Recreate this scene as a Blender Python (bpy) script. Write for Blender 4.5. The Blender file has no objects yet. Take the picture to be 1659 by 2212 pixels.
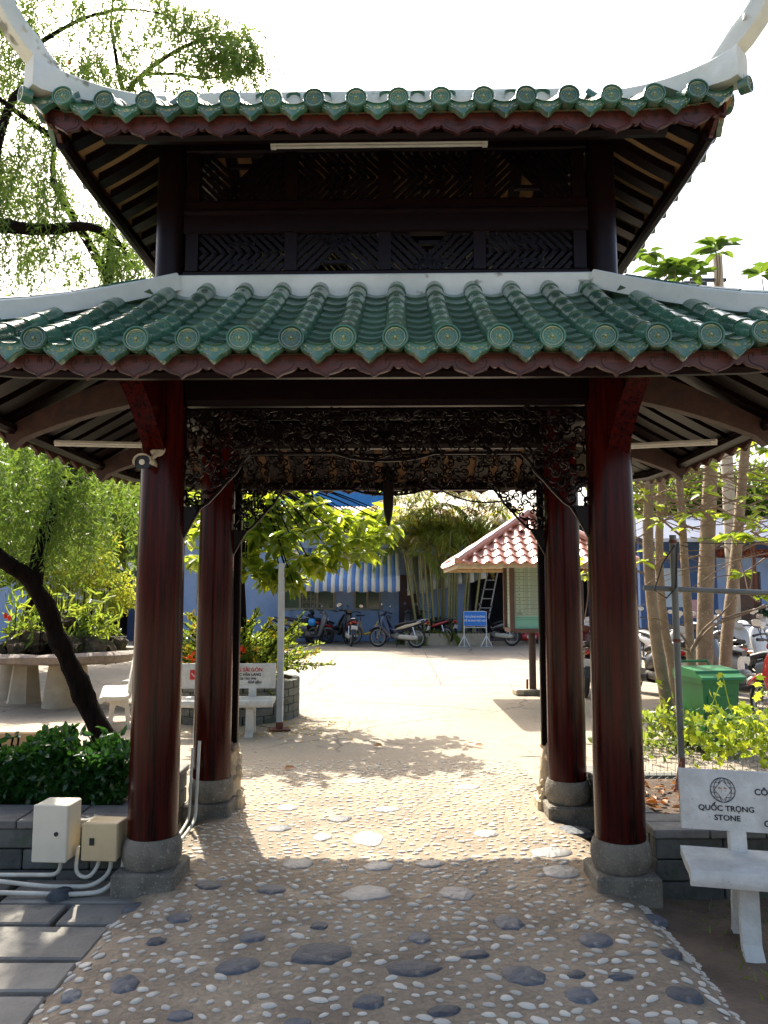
import bpy, math, random
import numpy as np
from mathutils import Vector, Matrix, Quaternion, noise as mnoise
R = math.radians
random.seed(7); rng = np.random.default_rng(7)
scene = bpy.context.scene
COL = scene.collection

# ------------------------------------------------------------------ camera, sky, sun, exposure
PITCH = R(6.0)
cam_d = bpy.data.cameras.new('camera'); cam = bpy.data.objects.new('camera', cam_d); COL.objects.link(cam)
cam.location = (0, 0, 1.6); cam.rotation_euler = (R(90) + PITCH, 0, 0)
cam_d.sensor_fit = 'VERTICAL'; cam_d.sensor_height = 36; cam_d.lens = 36 * 1660 / 2212
cam_d.clip_start = 0.05; cam_d.clip_end = 2000
scene.camera = cam
SUN_EL, SUN_AZ = R(46), R(-18)            # azimuth from +Y, negative = to the left
world = bpy.data.worlds.new('World'); scene.world = world; world.use_nodes = True
wn = world.node_tree; wn.nodes.clear()
sky = wn.nodes.new('ShaderNodeTexSky'); sky.sky_type = 'NISHITA'; sky.sun_disc = False
sky.sun_elevation = SUN_EL; sky.sun_rotation = SUN_AZ
sky.air_density = 1.0; sky.dust_density = 6.0; sky.ozone_density = 1.0
bg = wn.nodes.new('ShaderNodeBackground'); bg.inputs[1].default_value = 0.15
wo = wn.nodes.new('ShaderNodeOutputWorld')
wn.links.new(sky.outputs[0], bg.inputs[0]); wn.links.new(bg.outputs[0], wo.inputs[0])
sd = bpy.data.lights.new('sun', 'SUN'); sd.energy = 4.4; sd.angle = R(0.55); sd.color = (1, .93, .8)
sun = bpy.data.objects.new('sun', sd); COL.objects.link(sun)
sdir = Vector((math.sin(SUN_AZ) * math.cos(SUN_EL), math.cos(SUN_AZ) * math.cos(SUN_EL), math.sin(SUN_EL)))
sun.rotation_euler = sdir.to_track_quat('Z', 'Y').to_euler(); sun.location = (0, 0, 30)
vs = scene.view_settings; vs.view_transform = 'Standard'; vs.look = 'None'; vs.gamma = 1; vs.exposure = 1.45
vs.use_curve_mapping = False
cy = scene.cycles; cy.max_bounces = 10; cy.diffuse_bounces = 5; cy.transmission_bounces = 6; cy.transparent_max_bounces = 6
cy.caustics_reflective = False; cy.caustics_refractive = False; cy.use_denoising = True

# ------------------------------------------------------------------ helpers
CT, ST = math.cos(PITCH), math.sin(PITCH)
def at(px, py, d):
    """A point of the place at distance d along +Y, from where it stands in the 1659 x 2212 view."""
    cx, cyy = (px - 829.5) / 1660, (1106 - py) / 1660
    k = d / (CT - cyy * ST)
    return Vector((cx * k, d, 1.6 + k * (cyy * CT + ST)))
def gnd(px, py, z=0.0):
    cx, cyy = (px - 829.5) / 1660, (1106 - py) / 1660
    k = (z - 1.6) / (cyy * CT + ST)
    return Vector((cx * k, k * (CT - cyy * ST), z))

def tag(o, label=None, cat=None, group=None, kind=None):
    if label: o['label'] = label
    if cat: o['category'] = cat
    if group: o['group'] = group
    if kind: o['kind'] = kind
    return o
def empty(name, loc=(0, 0, 0), rz=0.0, label=None, cat=None, group=None, rot=None):
    o = bpy.data.objects.new(name, None); COL.objects.link(o)
    o.location = loc; o.rotation_euler = rot if rot else (0, 0, rz); o.empty_display_size = .1
    return tag(o, label, cat, group)
def link(name, me, parent=None, loc=None, rot=None, sc=None, q=None, mx=None):
    o = bpy.data.objects.new(name, me); COL.objects.link(o)
    if parent: o.parent = parent
    if mx is not None: o.matrix_local = mx
    if loc is not None: o.location = loc
    if rot is not None: o.rotation_euler = rot
    if sc is not None: o.scale = sc
    return o
KIDS = {}
def copy_tree(o, parent=None):
    c = o.copy(); COL.objects.link(c); c.parent = parent
    for ch in list(o.children): copy_tree(ch, c)
    return c

class MB:
    def __init__(s): s.v = []; s.f = []; s.m = []; s.mi = 0
    def add(s, V, F):
        b = len(s.v); s.v.extend([tuple(p) for p in V])
        for f in F: s.f.append(tuple(i + b for i in f)); s.m.append(s.mi)
        return s
    def box(s, c, d, rz=0, rx=0, ry=0, mx=None):
        x, y, z = d[0] / 2, d[1] / 2, d[2] / 2
        V = [Vector(p) for p in ((-x, -y, -z), (x, -y, -z), (x, y, -z), (-x, y, -z), (-x, -y, z), (x, -y, z), (x, y, z), (-x, y, z))]
        M = Matrix.Translation(c) @ Matrix.Rotation(rz, 4, 'Z') @ Matrix.Rotation(ry, 4, 'Y') @ Matrix.Rotation(rx, 4, 'X')
        return s.add([M @ p for p in V], [(0, 3, 2, 1), (4, 5, 6, 7), (0, 1, 5, 4), (1, 2, 6, 5), (2, 3, 7, 6), (3, 0, 4, 7)])
    def bbox(s, x0, x1, y0, y1, z0, z1):
        return s.box(((x0 + x1) / 2, (y0 + y1) / 2, (z0 + z1) / 2), (x1 - x0, y1 - y0, z1 - z0))
    def rbox(s, c, d, b=.01, rz=0, rx=0, ry=0):
        """box with chamfered edges"""
        x, y, z = d[0] / 2, d[1] / 2, d[2] / 2; b = min(b, x * .9, y * .9, z * .9)
        V = []; 
        for zz, ins in ((-z, b), (-z + b, 0), (z - b, 0), (z, b)):
            a, e = x - ins, y - ins; bb = b * (.5 if ins else 1)
            V += [(-a + bb, -e, zz), (a - bb, -e, zz), (a, -e + bb, zz), (a, e - bb, zz), (a - bb, e, zz), (-a + bb, e, zz), (-a, e - bb, zz), (-a, -e + bb, zz)]
        M = Matrix.Translation(c) @ Matrix.Rotation(rz, 4, 'Z') @ Matrix.Rotation(ry, 4, 'Y') @ Matrix.Rotation(rx, 4, 'X')
        F = [tuple(range(7, -1, -1)), tuple(range(24, 32))]
        for k in range(3):
            for i in range(8):
                j = (i + 1) % 8; F.append((k * 8 + i, k * 8 + j, k * 8 + 8 + j, k * 8 + 8 + i))
        return s.add([M @ Vector(p) for p in V], F)
    def tube(s, P, r, n=8, cap=True, flat=1.0, up=None):
        P = [Vector(p) for p in P]; N = len(P)
        rr = r if hasattr(r, '__len__') else [r] * N
        V = []; prev = None
        for i in range(N):
            t = (P[min(i + 1, N - 1)] - P[max(i - 1, 0)])
            if t.length < 1e-9: t = Vector((0, 0, 1))
            t.normalize()
            if prev is None:
                a = Vector(up) if up else (Vector((0, 0, 1)) if abs(t.z) < .9 else Vector((1, 0, 0)))
                prev = a
            u = prev - t * prev.dot(t)
            if u.length < 1e-6: u = t.orthogonal()
            u.normalize(); w = t.cross(u); prev = u
            for k in range(n):
                a = 2 * math.pi * (k + .5) / n
                V.append(P[i] + u * (math.cos(a) * rr[i] * flat) + w * (math.sin(a) * rr[i]))
        F = []
        for i in range(N - 1):
            for k in range(n):
                j = (k + 1) % n; F.append((i * n + k, i * n + j, i * n + n + j, i * n + n + k))
        if cap: F += [tuple(range(n - 1, -1, -1)), tuple(range((N - 1) * n, N * n))]
        return s.add(V, F)
    def lathe(s, prof, n=24, c=(0, 0, 0), M=None, cap=True, a0=0.0, a1=2 * math.pi):
        full = abs(a1 - a0 - 2 * math.pi) < 1e-6; m = n if full else n + 1
        V = []
        for r, z in prof:
            for k in range(m):
                a = a0 + (a1 - a0) * k / n
                p = Vector((r * math.cos(a), r * math.sin(a), z))
                V.append((M @ p if M else p) + Vector(c))
        F = []
        for i in range(len(prof) - 1):
            for k in range(n):
                j = (k + 1) % m; F.append((i * m + k, i * m + j, i * m + m + j, i * m + m + k))
        if cap and full:
            if prof[0][0] > 1e-6: F.append(tuple(range(m - 1, -1, -1)))
            if prof[-1][0] > 1e-6: F.append(tuple(range((len(prof) - 1) * m, len(prof) * m)))
        return s.add(V, F)
    def prism(s, pts, t, M=None):
        """polygon in local XY extruded along local Z from 0 to t"""
        n = len(pts); V = [Vector((p[0], p[1], 0)) for p in pts] + [Vector((p[0], p[1], t)) for p in pts]
        if M is not None: V = [M @ p for p in V]
        return s.add(V, [tuple(range(n - 1, -1, -1)), tuple(range(n, 2 * n))] + [(i, (i + 1) % n, n + (i + 1) % n, n + i) for i in range(n)])
    def loft(s, secs, n=14, e=2.4):
        """secs: (centre, half_w, half_h, axis_w, axis_h)"""
        V = []
        for c, w, h, aw, ah in secs:
            c, aw, ah = Vector(c), Vector(aw), Vector(ah)
            for k in range(n):
                a = 2 * math.pi * k / n; ca, sa = math.cos(a), math.sin(a)
                V.append(c + aw * (w * math.copysign(abs(ca) ** (2 / e), ca)) + ah * (h * math.copysign(abs(sa) ** (2 / e), sa)))
        F = []; N = len(secs)
        for i in range(N - 1):
            for k in range(n):
                j = (k + 1) % n; F.append((i * n + k, i * n + j, i * n + n + j, i * n + n + k))
        F += [tuple(range(n - 1, -1, -1)), tuple(range((N - 1) * n, N * n))]
        return s.add(V, F)
    def torus(s, R_, r, n=28, m=8, M=None):
        V = []; F = []
        for i in range(n):
            a = 2 * math.pi * i / n
            for k in range(m):
                b = 2 * math.pi * k / m
                p = Vector(((R_ + r * math.cos(b)) * math.cos(a), (R_ + r * math.cos(b)) * math.sin(a), r * math.sin(b)))
                V.append(M @ p if M is not None else p)
                F.append((i * m + k, ((i + 1) % n) * m + k, ((i + 1) % n) * m + (k + 1) % m, i * m + (k + 1) % m))
        return s.add(V, F)
    def mesh(s, name, mats, smooth=30):
        me = bpy.data.meshes.new(name); me.from_pydata(s.v, [], s.f)
        for m in (mats if isinstance(mats, (list, tuple)) else [mats]): me.materials.append(m)
        me.polygons.foreach_set('material_index', s.m)
        if smooth:
            me.polygons.foreach_set('use_smooth', [True] * len(s.f))
            me.update()
            try: me.set_sharp_from_angle(angle=R(smooth))
            except Exception: pass
        me.update(); return me
    def build(s, name, mats, parent=None, smooth=30, **k):
        return link(name, s.mesh(name, mats, smooth), parent, **k)

def np_mesh(name, V, F, mat, smooth=False):
    """V (n,3); F (m,k) all faces with k corners"""
    me = bpy.data.meshes.new(name); V = np.asarray(V, np.float32); F = np.asarray(F, np.int32)
    m, k = F.shape
    me.vertices.add(len(V)); me.vertices.foreach_set('co', V.ravel())
    me.loops.add(m * k); me.loops.foreach_set('vertex_index', F.ravel())
    me.polygons.add(m); me.polygons.foreach_set('loop_start', np.arange(0, m * k, k, dtype=np.int32))
    try: me.polygons.foreach_set('loop_total', np.full(m, k, np.int32))
    except Exception: pass
    me.materials.append(mat)
    if smooth: me.polygons.foreach_set('use_smooth', np.ones(m, bool))
    me.update(calc_edges=True); me.validate(); return me

LEAF = {  # template: x along the leaf, y across, z fold
    'oval': (np.array([(0, 0, 0), (.3, .5, .10), (.68, .46, .08), (1, 0, -.10), (.68, -.46, .08), (.3, -.5, .10)]), np.array([(0, 1, 2, 3), (0, 3, 4, 5)])),
    'needle': (np.array([(0, 0, 0), (.45, .5, 0), (1, 0, 0), (.45, -.5, 0)]), np.array([(0, 1, 2, 3)])),
    'blade': (np.array([(0, .15, 0), (.5, .5, .0), (1, 0, -.22), (.5, -.5, .0), (0, -.15, 0)]), np.array([(0, 1, 2, 3, 4)])),
}
def leaves_np(pos, dirs, up, length, width, kind='oval'):
    """arrays: pos (n,3), dirs (n,3) leaf axis, up (n,3) leaf normal hint"""
    T, Fq = LEAF[kind]; n = len(pos)
    d = dirs / (np.linalg.norm(dirs, axis=1, keepdims=True) + 1e-9)
    s = np.cross(up, d); s /= (np.linalg.norm(s, axis=1, keepdims=True) + 1e-9)
    u = np.cross(d, s)
    L = np.broadcast_to(np.asarray(length, float), (n,))[:, None, None]; W = np.broadcast_to(np.asarray(width, float), (n,))[:, None, None]
    V = pos[:, None, :] + d[:, None, :] * (T[None, :, 0:1] * L) + s[:, None, :] * (T[None, :, 1:2] * W) + u[:, None, :] * (T[None, :, 2:3] * L)
    F = Fq[None] + (np.arange(n) * len(T))[:, None, None]
    return V.reshape(-1, 3), F.reshape(-1, Fq.shape[1])
def rand_dirs(n, zbias=0.0, zs=1.0):
    v = rng.normal(size=(n, 3)); v[:, 2] = v[:, 2] * zs + zbias
    return v / np.linalg.norm(v, axis=1, keepdims=True)
def poly_in(px, py, poly):
    c = False; j = len(poly) - 1
    for i in range(len(poly)):
        if (poly[i][1] > py) != (poly[j][1] > py) and px < (poly[j][0] - poly[i][0]) * (py - poly[i][1]) / (poly[j][1] - poly[i][1]) + poly[i][0]: c = not c
        j = i
    return c

# ------------------------------------------------------------------ materials
def mat(name, c1, c2=None, scale=8, rough=.6, bump=0.0, bscale=None, spec=.5, metal=0.0, coat=0.0, stretch=(1, 1, 1), rnd=0.0, detail=6, ramp=(.35, .65), c3=None, s3=40, f3=.62, coords='Object'):
    m = bpy.data.materials.new(name); m.use_nodes = True; nt = m.node_tree; N = nt.nodes; Lk = nt.links
    b = N['Principled BSDF']; b.inputs['Roughness'].default_value = rough; b.inputs['Metallic'].default_value = metal
    b.inputs['Specular IOR Level'].default_value = spec; b.inputs['Coat Weight'].default_value = coat; b.inputs['Coat Roughness'].default_value = .08
    tc = N.new('ShaderNodeTexCoord'); mp = N.new('ShaderNodeMapping'); mp.inputs['Scale'].default_value = stretch
    Lk.new(tc.outputs[coords], mp.inputs[0])
    col = None
    if c2 is None: c2 = tuple(x * .8 for x in c1)
    nz = N.new('ShaderNodeTexNoise'); nz.inputs['Scale'].default_value = scale; nz.inputs['Detail'].default_value = detail; nz.inputs['Roughness'].default_value = .62
    Lk.new(mp.outputs[0], nz.inputs['Vector'])
    rp = N.new('ShaderNodeValToRGB'); rp.color_ramp.elements[0].position = ramp[0]; rp.color_ramp.elements[1].position = ramp[1]
    rp.color_ramp.elements[0].color = (*c1, 1); rp.color_ramp.elements[1].color = (*c2, 1)
    Lk.new(nz.outputs['Fac'], rp.inputs[0]); col = rp.outputs[0]
    if c3 is not None:
        n3 = N.new('ShaderNodeTexNoise'); n3.inputs['Scale'].default_value = s3; n3.inputs['Detail'].default_value = 4
        Lk.new(mp.outputs[0], n3.inputs['Vector'])
        r3 = N.new('ShaderNodeValToRGB'); r3.color_ramp.elements[0].position = f3; r3.color_ramp.elements[1].position = min(1, f3 + .06)
        Lk.new(n3.outputs['Fac'], r3.inputs[0])
        mx = N.new('ShaderNodeMixRGB'); mx.inputs[2].default_value = (*c3, 1); Lk.new(r3.outputs[0], mx.inputs[0]); Lk.new(col, mx.inputs[1]); col = mx.outputs[0]
    if rnd:
        oi = N.new('ShaderNodeObjectInfo'); hs = N.new('ShaderNodeHueSaturation'); mr = N.new('ShaderNodeMapRange')
        mr.inputs[3].default_value = 1 - rnd; mr.inputs[4].default_value = 1 + rnd
        Lk.new(oi.outputs['Random'], mr.inputs[0]); Lk.new(mr.outputs[0], hs.inputs['Value']); Lk.new(col, hs.inputs['Color']); col = hs.outputs[0]
    Lk.new(col, b.inputs['Base Color'])
    if bump:
        bn = N.new('ShaderNodeTexNoise'); bn.inputs['Scale'].default_value = bscale or scale * 4; bn.inputs['Detail'].default_value = 5
        Lk.new(mp.outputs[0], bn.inputs['Vector'])
        bp = N.new('ShaderNodeBump'); bp.inputs['Strength'].default_value = bump; bp.inputs['Distance'].default_value = .02
        Lk.new(bn.outputs['Fac'], bp.inputs['Height']); Lk.new(bp.outputs[0], b.inputs['Normal'])
    m['bsdf'] = b.name
    return m
def leafmat(name, c1, c2, tr, trans=.45, rough=.4, gloss=.25):
    m = bpy.data.materials.new(name); m.use_nodes = True; nt = m.node_tree; N = nt.nodes; Lk = nt.links; N.clear()
    g = N.new('ShaderNodeNewGeometry'); rp = N.new('ShaderNodeValToRGB')
    rp.color_ramp.elements[0].color = (*c1, 1); rp.color_ramp.elements[1].color = (*c2, 1)
    Lk.new(g.outputs['Random Per Island'], rp.inputs[0])
    b = N.new('ShaderNodeBsdfPrincipled'); b.inputs['Roughness'].default_value = rough; b.inputs['Specular IOR Level'].default_value = gloss
    Lk.new(rp.outputs[0], b.inputs['Base Color'])
    t = N.new('ShaderNodeBsdfTranslucent'); hs = N.new('ShaderNodeHueSaturation')
    rp2 = N.new('ShaderNodeValToRGB'); rp2.color_ramp.elements[0].color = (*tr, 1); rp2.color_ramp.elements[1].color = (tr[0] * 1.5, tr[1] * 1.15, tr[2], 1)
    Lk.new(g.outputs['Random Per Island'], rp2.inputs[0]); Lk.new(rp2.outputs[0], t.inputs[0])
    ms = N.new('ShaderNodeMixShader'); ms.inputs[0].default_value = trans
    Lk.new(b.outputs[0], ms.inputs[1]); Lk.new(t.outputs[0], ms.inputs[2])
    o = N.new('ShaderNodeOutputMaterial'); Lk.new(ms.outputs[0], o.inputs[0])
    return m
M = {}
M['column'] = mat('lacquered_column_wood', (.055, .004, .003), (.006, .0012, .0012), 3.0, .2, .04, 30, spec=.14, coat=.05, stretch=(14, 14, .7), c3=(.075, .03, .02), s3=9, f3=.74)
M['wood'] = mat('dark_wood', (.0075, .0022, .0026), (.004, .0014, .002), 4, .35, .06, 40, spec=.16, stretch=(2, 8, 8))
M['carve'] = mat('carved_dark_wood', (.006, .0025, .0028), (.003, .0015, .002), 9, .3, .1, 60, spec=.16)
M['fascia'] = mat('fascia_wood', (.070, .015, .010), (.032, .008, .007), 5, .45, .12, 30, stretch=(1, 6, 6))
M['groove'] = mat('carved_groove', (.015, .007, .006), None, 10, .8)
M['rafter'] = mat('rafter_wood', (.06, .026, .018), (.03, .013, .011), 5, .6, .1, stretch=(3, 3, 3))
M['soffit'] = mat('terracotta_soffit', (.19, .10, .043), (.12, .062, .028), 6, .8, .1, rnd=.1)
M['soffit_upper'] = mat('lit_tan_soffit_board', (.44, .27, .12), (.32, .19, .085), 6, .8, .1)  # paler copy of the soffit colour, so the upper boards look lit
M['glaze'] = mat('green_glazed_tile', (.018, .090, .050), (.058, .145, .094), 7, .24, .15, 26, coat=.45, rnd=.35, c3=(.12, .15, .115), s3=6, f3=.60)
M['glaze_pan'] = mat('green_glazed_pan_tile', (.065, .145, .096), (.125, .19, .14), 9, .36, .15, 26, coat=.35, rnd=.22, c3=(.12, .15, .115), s3=7, f3=.6)
M['glaze_rim'] = mat('pale_glaze_relief', (.29, .33, .19), (.12, .19, .105), 30, .25, .1, coat=.6, rnd=.3)
M['plaster'] = mat('white_plaster', (.60, .64, .60), (.46, .51, .47), 3, .8, .15, 20, c3=(.20, .21, .17), s3=7, f3=.65)
M['stone'] = mat('column_base_stone', (.21, .185, .14), (.10, .09, .07), 5, .9, .6, 70, c3=(.27, .24, .19), s3=70, f3=.60)
M['granite_white'] = mat('white_terrazzo', (.62, .60, .53), (.48, .45, .39), 9, .6, .2, 60, c3=(.22, .20, .17), s3=90, f3=.68)
M['black'] = mat('black_print', (.012, .012, .014), None, 10, .6)
M['red_print'] = mat('red_print', (.55, .03, .02), None, 10, .6)
M['white_paint'] = mat('white_paint', (.78, .78, .76), (.70, .70, .67), 6, .45)
M['tube_glass'] = mat('fluorescent_tube_glass', (.72, .74, .72), None, 6, .3)
# ------------------------------------------------------------------ pavilion gate
PAV = empty('pavilion_gate', (0.02, 5.15, 0), R(-1.2), 'two-tiered gate pavilion with green glazed tile roofs and red lacquered columns', 'pavilion')
CX, CYY = 1.31, .68
# columns
for sx in (-1, 1):
    for sy in (-1, 1):
        z0 = .245
        m = MB(); m.lathe([(.137, z0), (.139, z0 + .3), (.137, 1.2), (.131, 2.1), (.124, 2.98)], 40, (0, 0, 0))
        c = m.build('column', M['column'], PAV, loc=(sx * CX, sy * CYY, 0))
        m = MB(); m.lathe([(.120, .083), (.146, .09), (.161, .125), (.165, .165), (.161, .205), (.150, .235), (.144, .247), (.12, .249)], 40)
        m.build('stone_drum', M['stone'], c)
        m = MB(); m.rbox((0, 0, .005), (.345, .345, .165), .014); m.build('stone_plinth', M['stone'], c)
        # upper post
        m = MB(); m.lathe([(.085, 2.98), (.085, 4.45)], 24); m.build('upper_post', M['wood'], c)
# beams
def beam(name, x0, x1, y0, y1, z0, z1, mt='wood', b=.03):
    m = MB(); m.rbox(((x0 + x1) / 2, (y0 + y1) / 2, (z0 + z1) / 2), (x1 - x0, y1 - y0, z1 - z0), b); return m.build(name, M[mt], PAV)
for sy in (-1, 1):
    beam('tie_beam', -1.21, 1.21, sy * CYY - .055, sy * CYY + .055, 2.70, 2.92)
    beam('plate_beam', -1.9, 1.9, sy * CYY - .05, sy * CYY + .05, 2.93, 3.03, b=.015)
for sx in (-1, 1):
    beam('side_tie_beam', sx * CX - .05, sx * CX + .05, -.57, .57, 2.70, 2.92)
# cantilever arms: curved planks reaching from each column to the eaves
def arm_mesh(L, rise0, rise1, th, nm, mt, dep, pw):
    top = []; bot = []
    for i in range(9):
        t = i / 8; x = .10 + (L - .10) * t
        zt = rise0 - rise1 * t - .10 * t * t
        zb = zt - (dep * (1 - t) ** pw + .11)
        top.append((x, zt)); bot.append((x, zb))
    bot[-1] = (bot[-1][0] - .04, bot[-1][1] - .01)
    m = MB(); m.prism(top + bot[::-1], th, Matrix(((1, 0, 0, 0), (0, 0, -1, th / 2), (0, 1, 0, 0), (0, 0, 0, 1))))
    return m.mesh(nm, M[mt], 30)
ARM_F = arm_mesh(.62, 3.02, .02, .12, 'cantilever_arm', 'column', .46, 1.1); ARM_S = arm_mesh(.95, 2.99, .27, .075, 'cantilever_arm', 'rafter', .10, 1.2)
for sx in (-1, 1):
    for sy in (-1, 1):
        link('cantilever_arm', ARM_F, PAV, loc=(sx * (CX + .02), sy * CYY, -.06), rot=(0, 0, sy * R(90)))
        link('cantilever_arm', ARM_S, PAV, loc=(sx * CX, sy * CYY, -.05), rot=(0, 0, 0 if sx > 0 else R(180)))

# ---- tile meshes
def tube_tile():
    m = MB(); rings = [(.0535, 0.0), (.0545, .006), (.0525, .014), (.0515, .10), (.0505, .205)]; n = 10; V = []; F = []
    for r, y in rings:
        for k in range(n + 1):
            a = R(-14) + R(208) * k / n; V.append((r * math.cos(a), y, r * math.sin(a)))
    for k in range(n + 1):
        a = R(-14) + R(208) * k / n; V.append((.043 * math.cos(a), 0, .043 * math.sin(a)))
    w = n + 1
    for i in range(len(rings) - 1):
        for k in range(n): F.append((i * w + k, i * w + k + 1, (i + 1) * w + k + 1, (i + 1) * w + k))
    b = len(rings) * w
    for k in range(n): F.append((b + k, b + k + 1, k + 1, k))
    m.add(V, F); return m
def pan_tile():
    m = MB(); n = 6; V = []; F = []; hw = .085
    def z(k): x = -1 + 2 * k / n; return .026 * x * x
    for y, dz in ((0, .012), (.20, -.006)):
        for k in range(n + 1): V.append((hw * (-1 + 2 * k / n), y, z(k) + dz))
    for k in range(n + 1): V.append((hw * (-1 + 2 * k / n), .004, z(k) - .004))
    w = n + 1
    for k in range(n):
        F.append((k, k + 1, w + k + 1, w + k)); F.append((2 * w + k, 2 * w + k + 1, k + 1, k))
    m.add(V, F); return m
def petal(m, c, ang, L, W, y0, dy, tilt=0):
    """small raised almond in the XZ plane facing -Y"""
    ca, sa = math.cos(ang), math.sin(ang)
    P = [(0, 0, 0), (L * .5, W / 2, 0), (L, 0, 0), (L * .5, -W / 2, 0), (L * .5, 0, dy)]
    V = [(c[0] + p[0] * ca - p[1] * sa, y0 - p[2], c[1] + p[0] * sa + p[1] * ca) for p in P]
    m.add(V, [(0, 1, 4), (1, 2, 4), (2, 3, 4), (3, 0, 4)])
def cap_disc():
    m = MB(); rot = Matrix.Rotation(R(90), 4, 'X')
    m.lathe([(.050, -.05), (.054, .0), (.0565, .012), (.054, .020), (.048, .020), (.045, .010), (.0001, .009)], 26, M=rot, cap=False)
    m.mi = 1
    m.torus(.0415, .0026, 26, 5, Matrix.Translation((0, -.0125, 0)) @ rot)
    for k in range(5): petal(m, (0, 0), R(90 + 72 * k), .021, .015, -.009, .010)
    for k in range(11): 
        a = R(20 + 32.7 * k); petal(m, (.026 * math.cos(a), .026 * math.sin(a)), a + R(70), .018, .006, -.009, .008)
    m.lathe([(.008, .011), (.006, .018), (.0001, .019)], 8, M=rot, cap=False)
    return m
def drip_outline(s=1.0):
    P = []
    for x, z in ((-.096, .030), (-.062, .008), (-.03, -.003), (0, -.006), (.03, -.003), (.062, .008), (.096, .030), (.092, -.005), (.082, -.026), (.062, -.040), (.042, -.046), (.028, -.060), (.014, -.071), (0, -.078), (-.014, -.071), (-.028, -.060), (-.042, -.046), (-.062, -.040), (-.082, -.026), (-.092, -.005)):
        P.append((x * s * .86, ((z + .02) * s - .02) * 1.08))
    return P
def drip_tile():
    m = MB(); A = drip_outline(1); B = drip_outline(.9); C_ = drip_outline(.82); n = len(A)
    rows = [(A, .022), (A, -.002), (drip_outline(.96), -.010), (B, -.008), (C_, -.001)]
    V = []; F = []
    for P, y in rows: V += [(p[0], y, p[1]) for p in P]
    for i in range(len(rows) - 1):
        for k in range(n): j = (k + 1) % n; F.append((i * n + k, i * n + j, i * n + n + j, i * n + n + k))
    F.append(tuple(range((len(rows) - 1) * n, len(rows) * n)))
    m.add(V, F); m.mi = 1
    for k in range(5): petal(m, (0, -.034), R(90 - 60 + 30 * k), .026, .013, -.001, .007)
    for s in (-1, 1):
        for (x, z, a, L) in ((.024, -.026, 20, .022), (.044, -.016, 35, .022), (.022, -.042, -20, .018), (.046, -.028, 5, .018), (.066, -.006, 60, .016)):
            petal(m, (s * x, z), R(a) if s > 0 else R(180 - a), L, .011, -.001, .0055)
    return m
TT, PT, CD, DT = tube_tile(), pan_tile(), cap_disc(), drip_tile()
TTm = TT.mesh('roll_tile', M['glaze'], 40); PTm = PT.mesh('pan_tile', M['glaze_pan'], 40)
CDm = CD.mesh('cap_tile', [M['glaze'], M['glaze_rim']], 45); DTm = DT.mesh('drip_tile', [M['glaze'], M['glaze_rim']], 45)

class Slope:
    """one roof slope in a frame facing -Y: eave half-width he at offset oe, top half-width hr at offset orr"""
    def __init__(s, he, hr, oe, orr, z0, z1, lift, rz):
        s.he, s.hr, s.oe, s.orr, s.z0, s.z1, s.lift, s.rz = he, hr, oe, orr, z0, z1, lift, rz
        s.Mr = Matrix.Rotation(rz, 4, 'Z')
    def bound(s, t): return max(s.hr, s.he - (s.oe - s.orr) * t)
    def p(s, u, t, dz=0.0):
        l = s.lift * max(0, (abs(u) - s.hr) / max(.01, s.he - s.hr)) ** 2 * (1 - t) ** 1.5
        return Vector((u, -(s.oe - (s.oe - s.orr) * t), s.z0 + (s.z1 - s.z0) * (.80 * t + .20 * t * t) + l + dz))
    def tmax(s, u):
        if abs(u) <= s.hr: return 1.0
        return max(0, (s.he - abs(u)) / (s.oe - s.orr))
    def frame(s, u, t, dz=0.0):
        p = s.p(u, t, dz); y = (s.p(u, t + .02, dz) - s.p(u, t - .02, dz)).normalized()
        x = Vector((1, 0, 0)); z = x.cross(y).normalized()
        return Matrix(((x.x, y.x, z.x, p.x), (x.y, y.y, z.y, p.y), (x.z, y.z, z.z, p.z), (0, 0, 0, 1)))
PITCH_U = .2177
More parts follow.
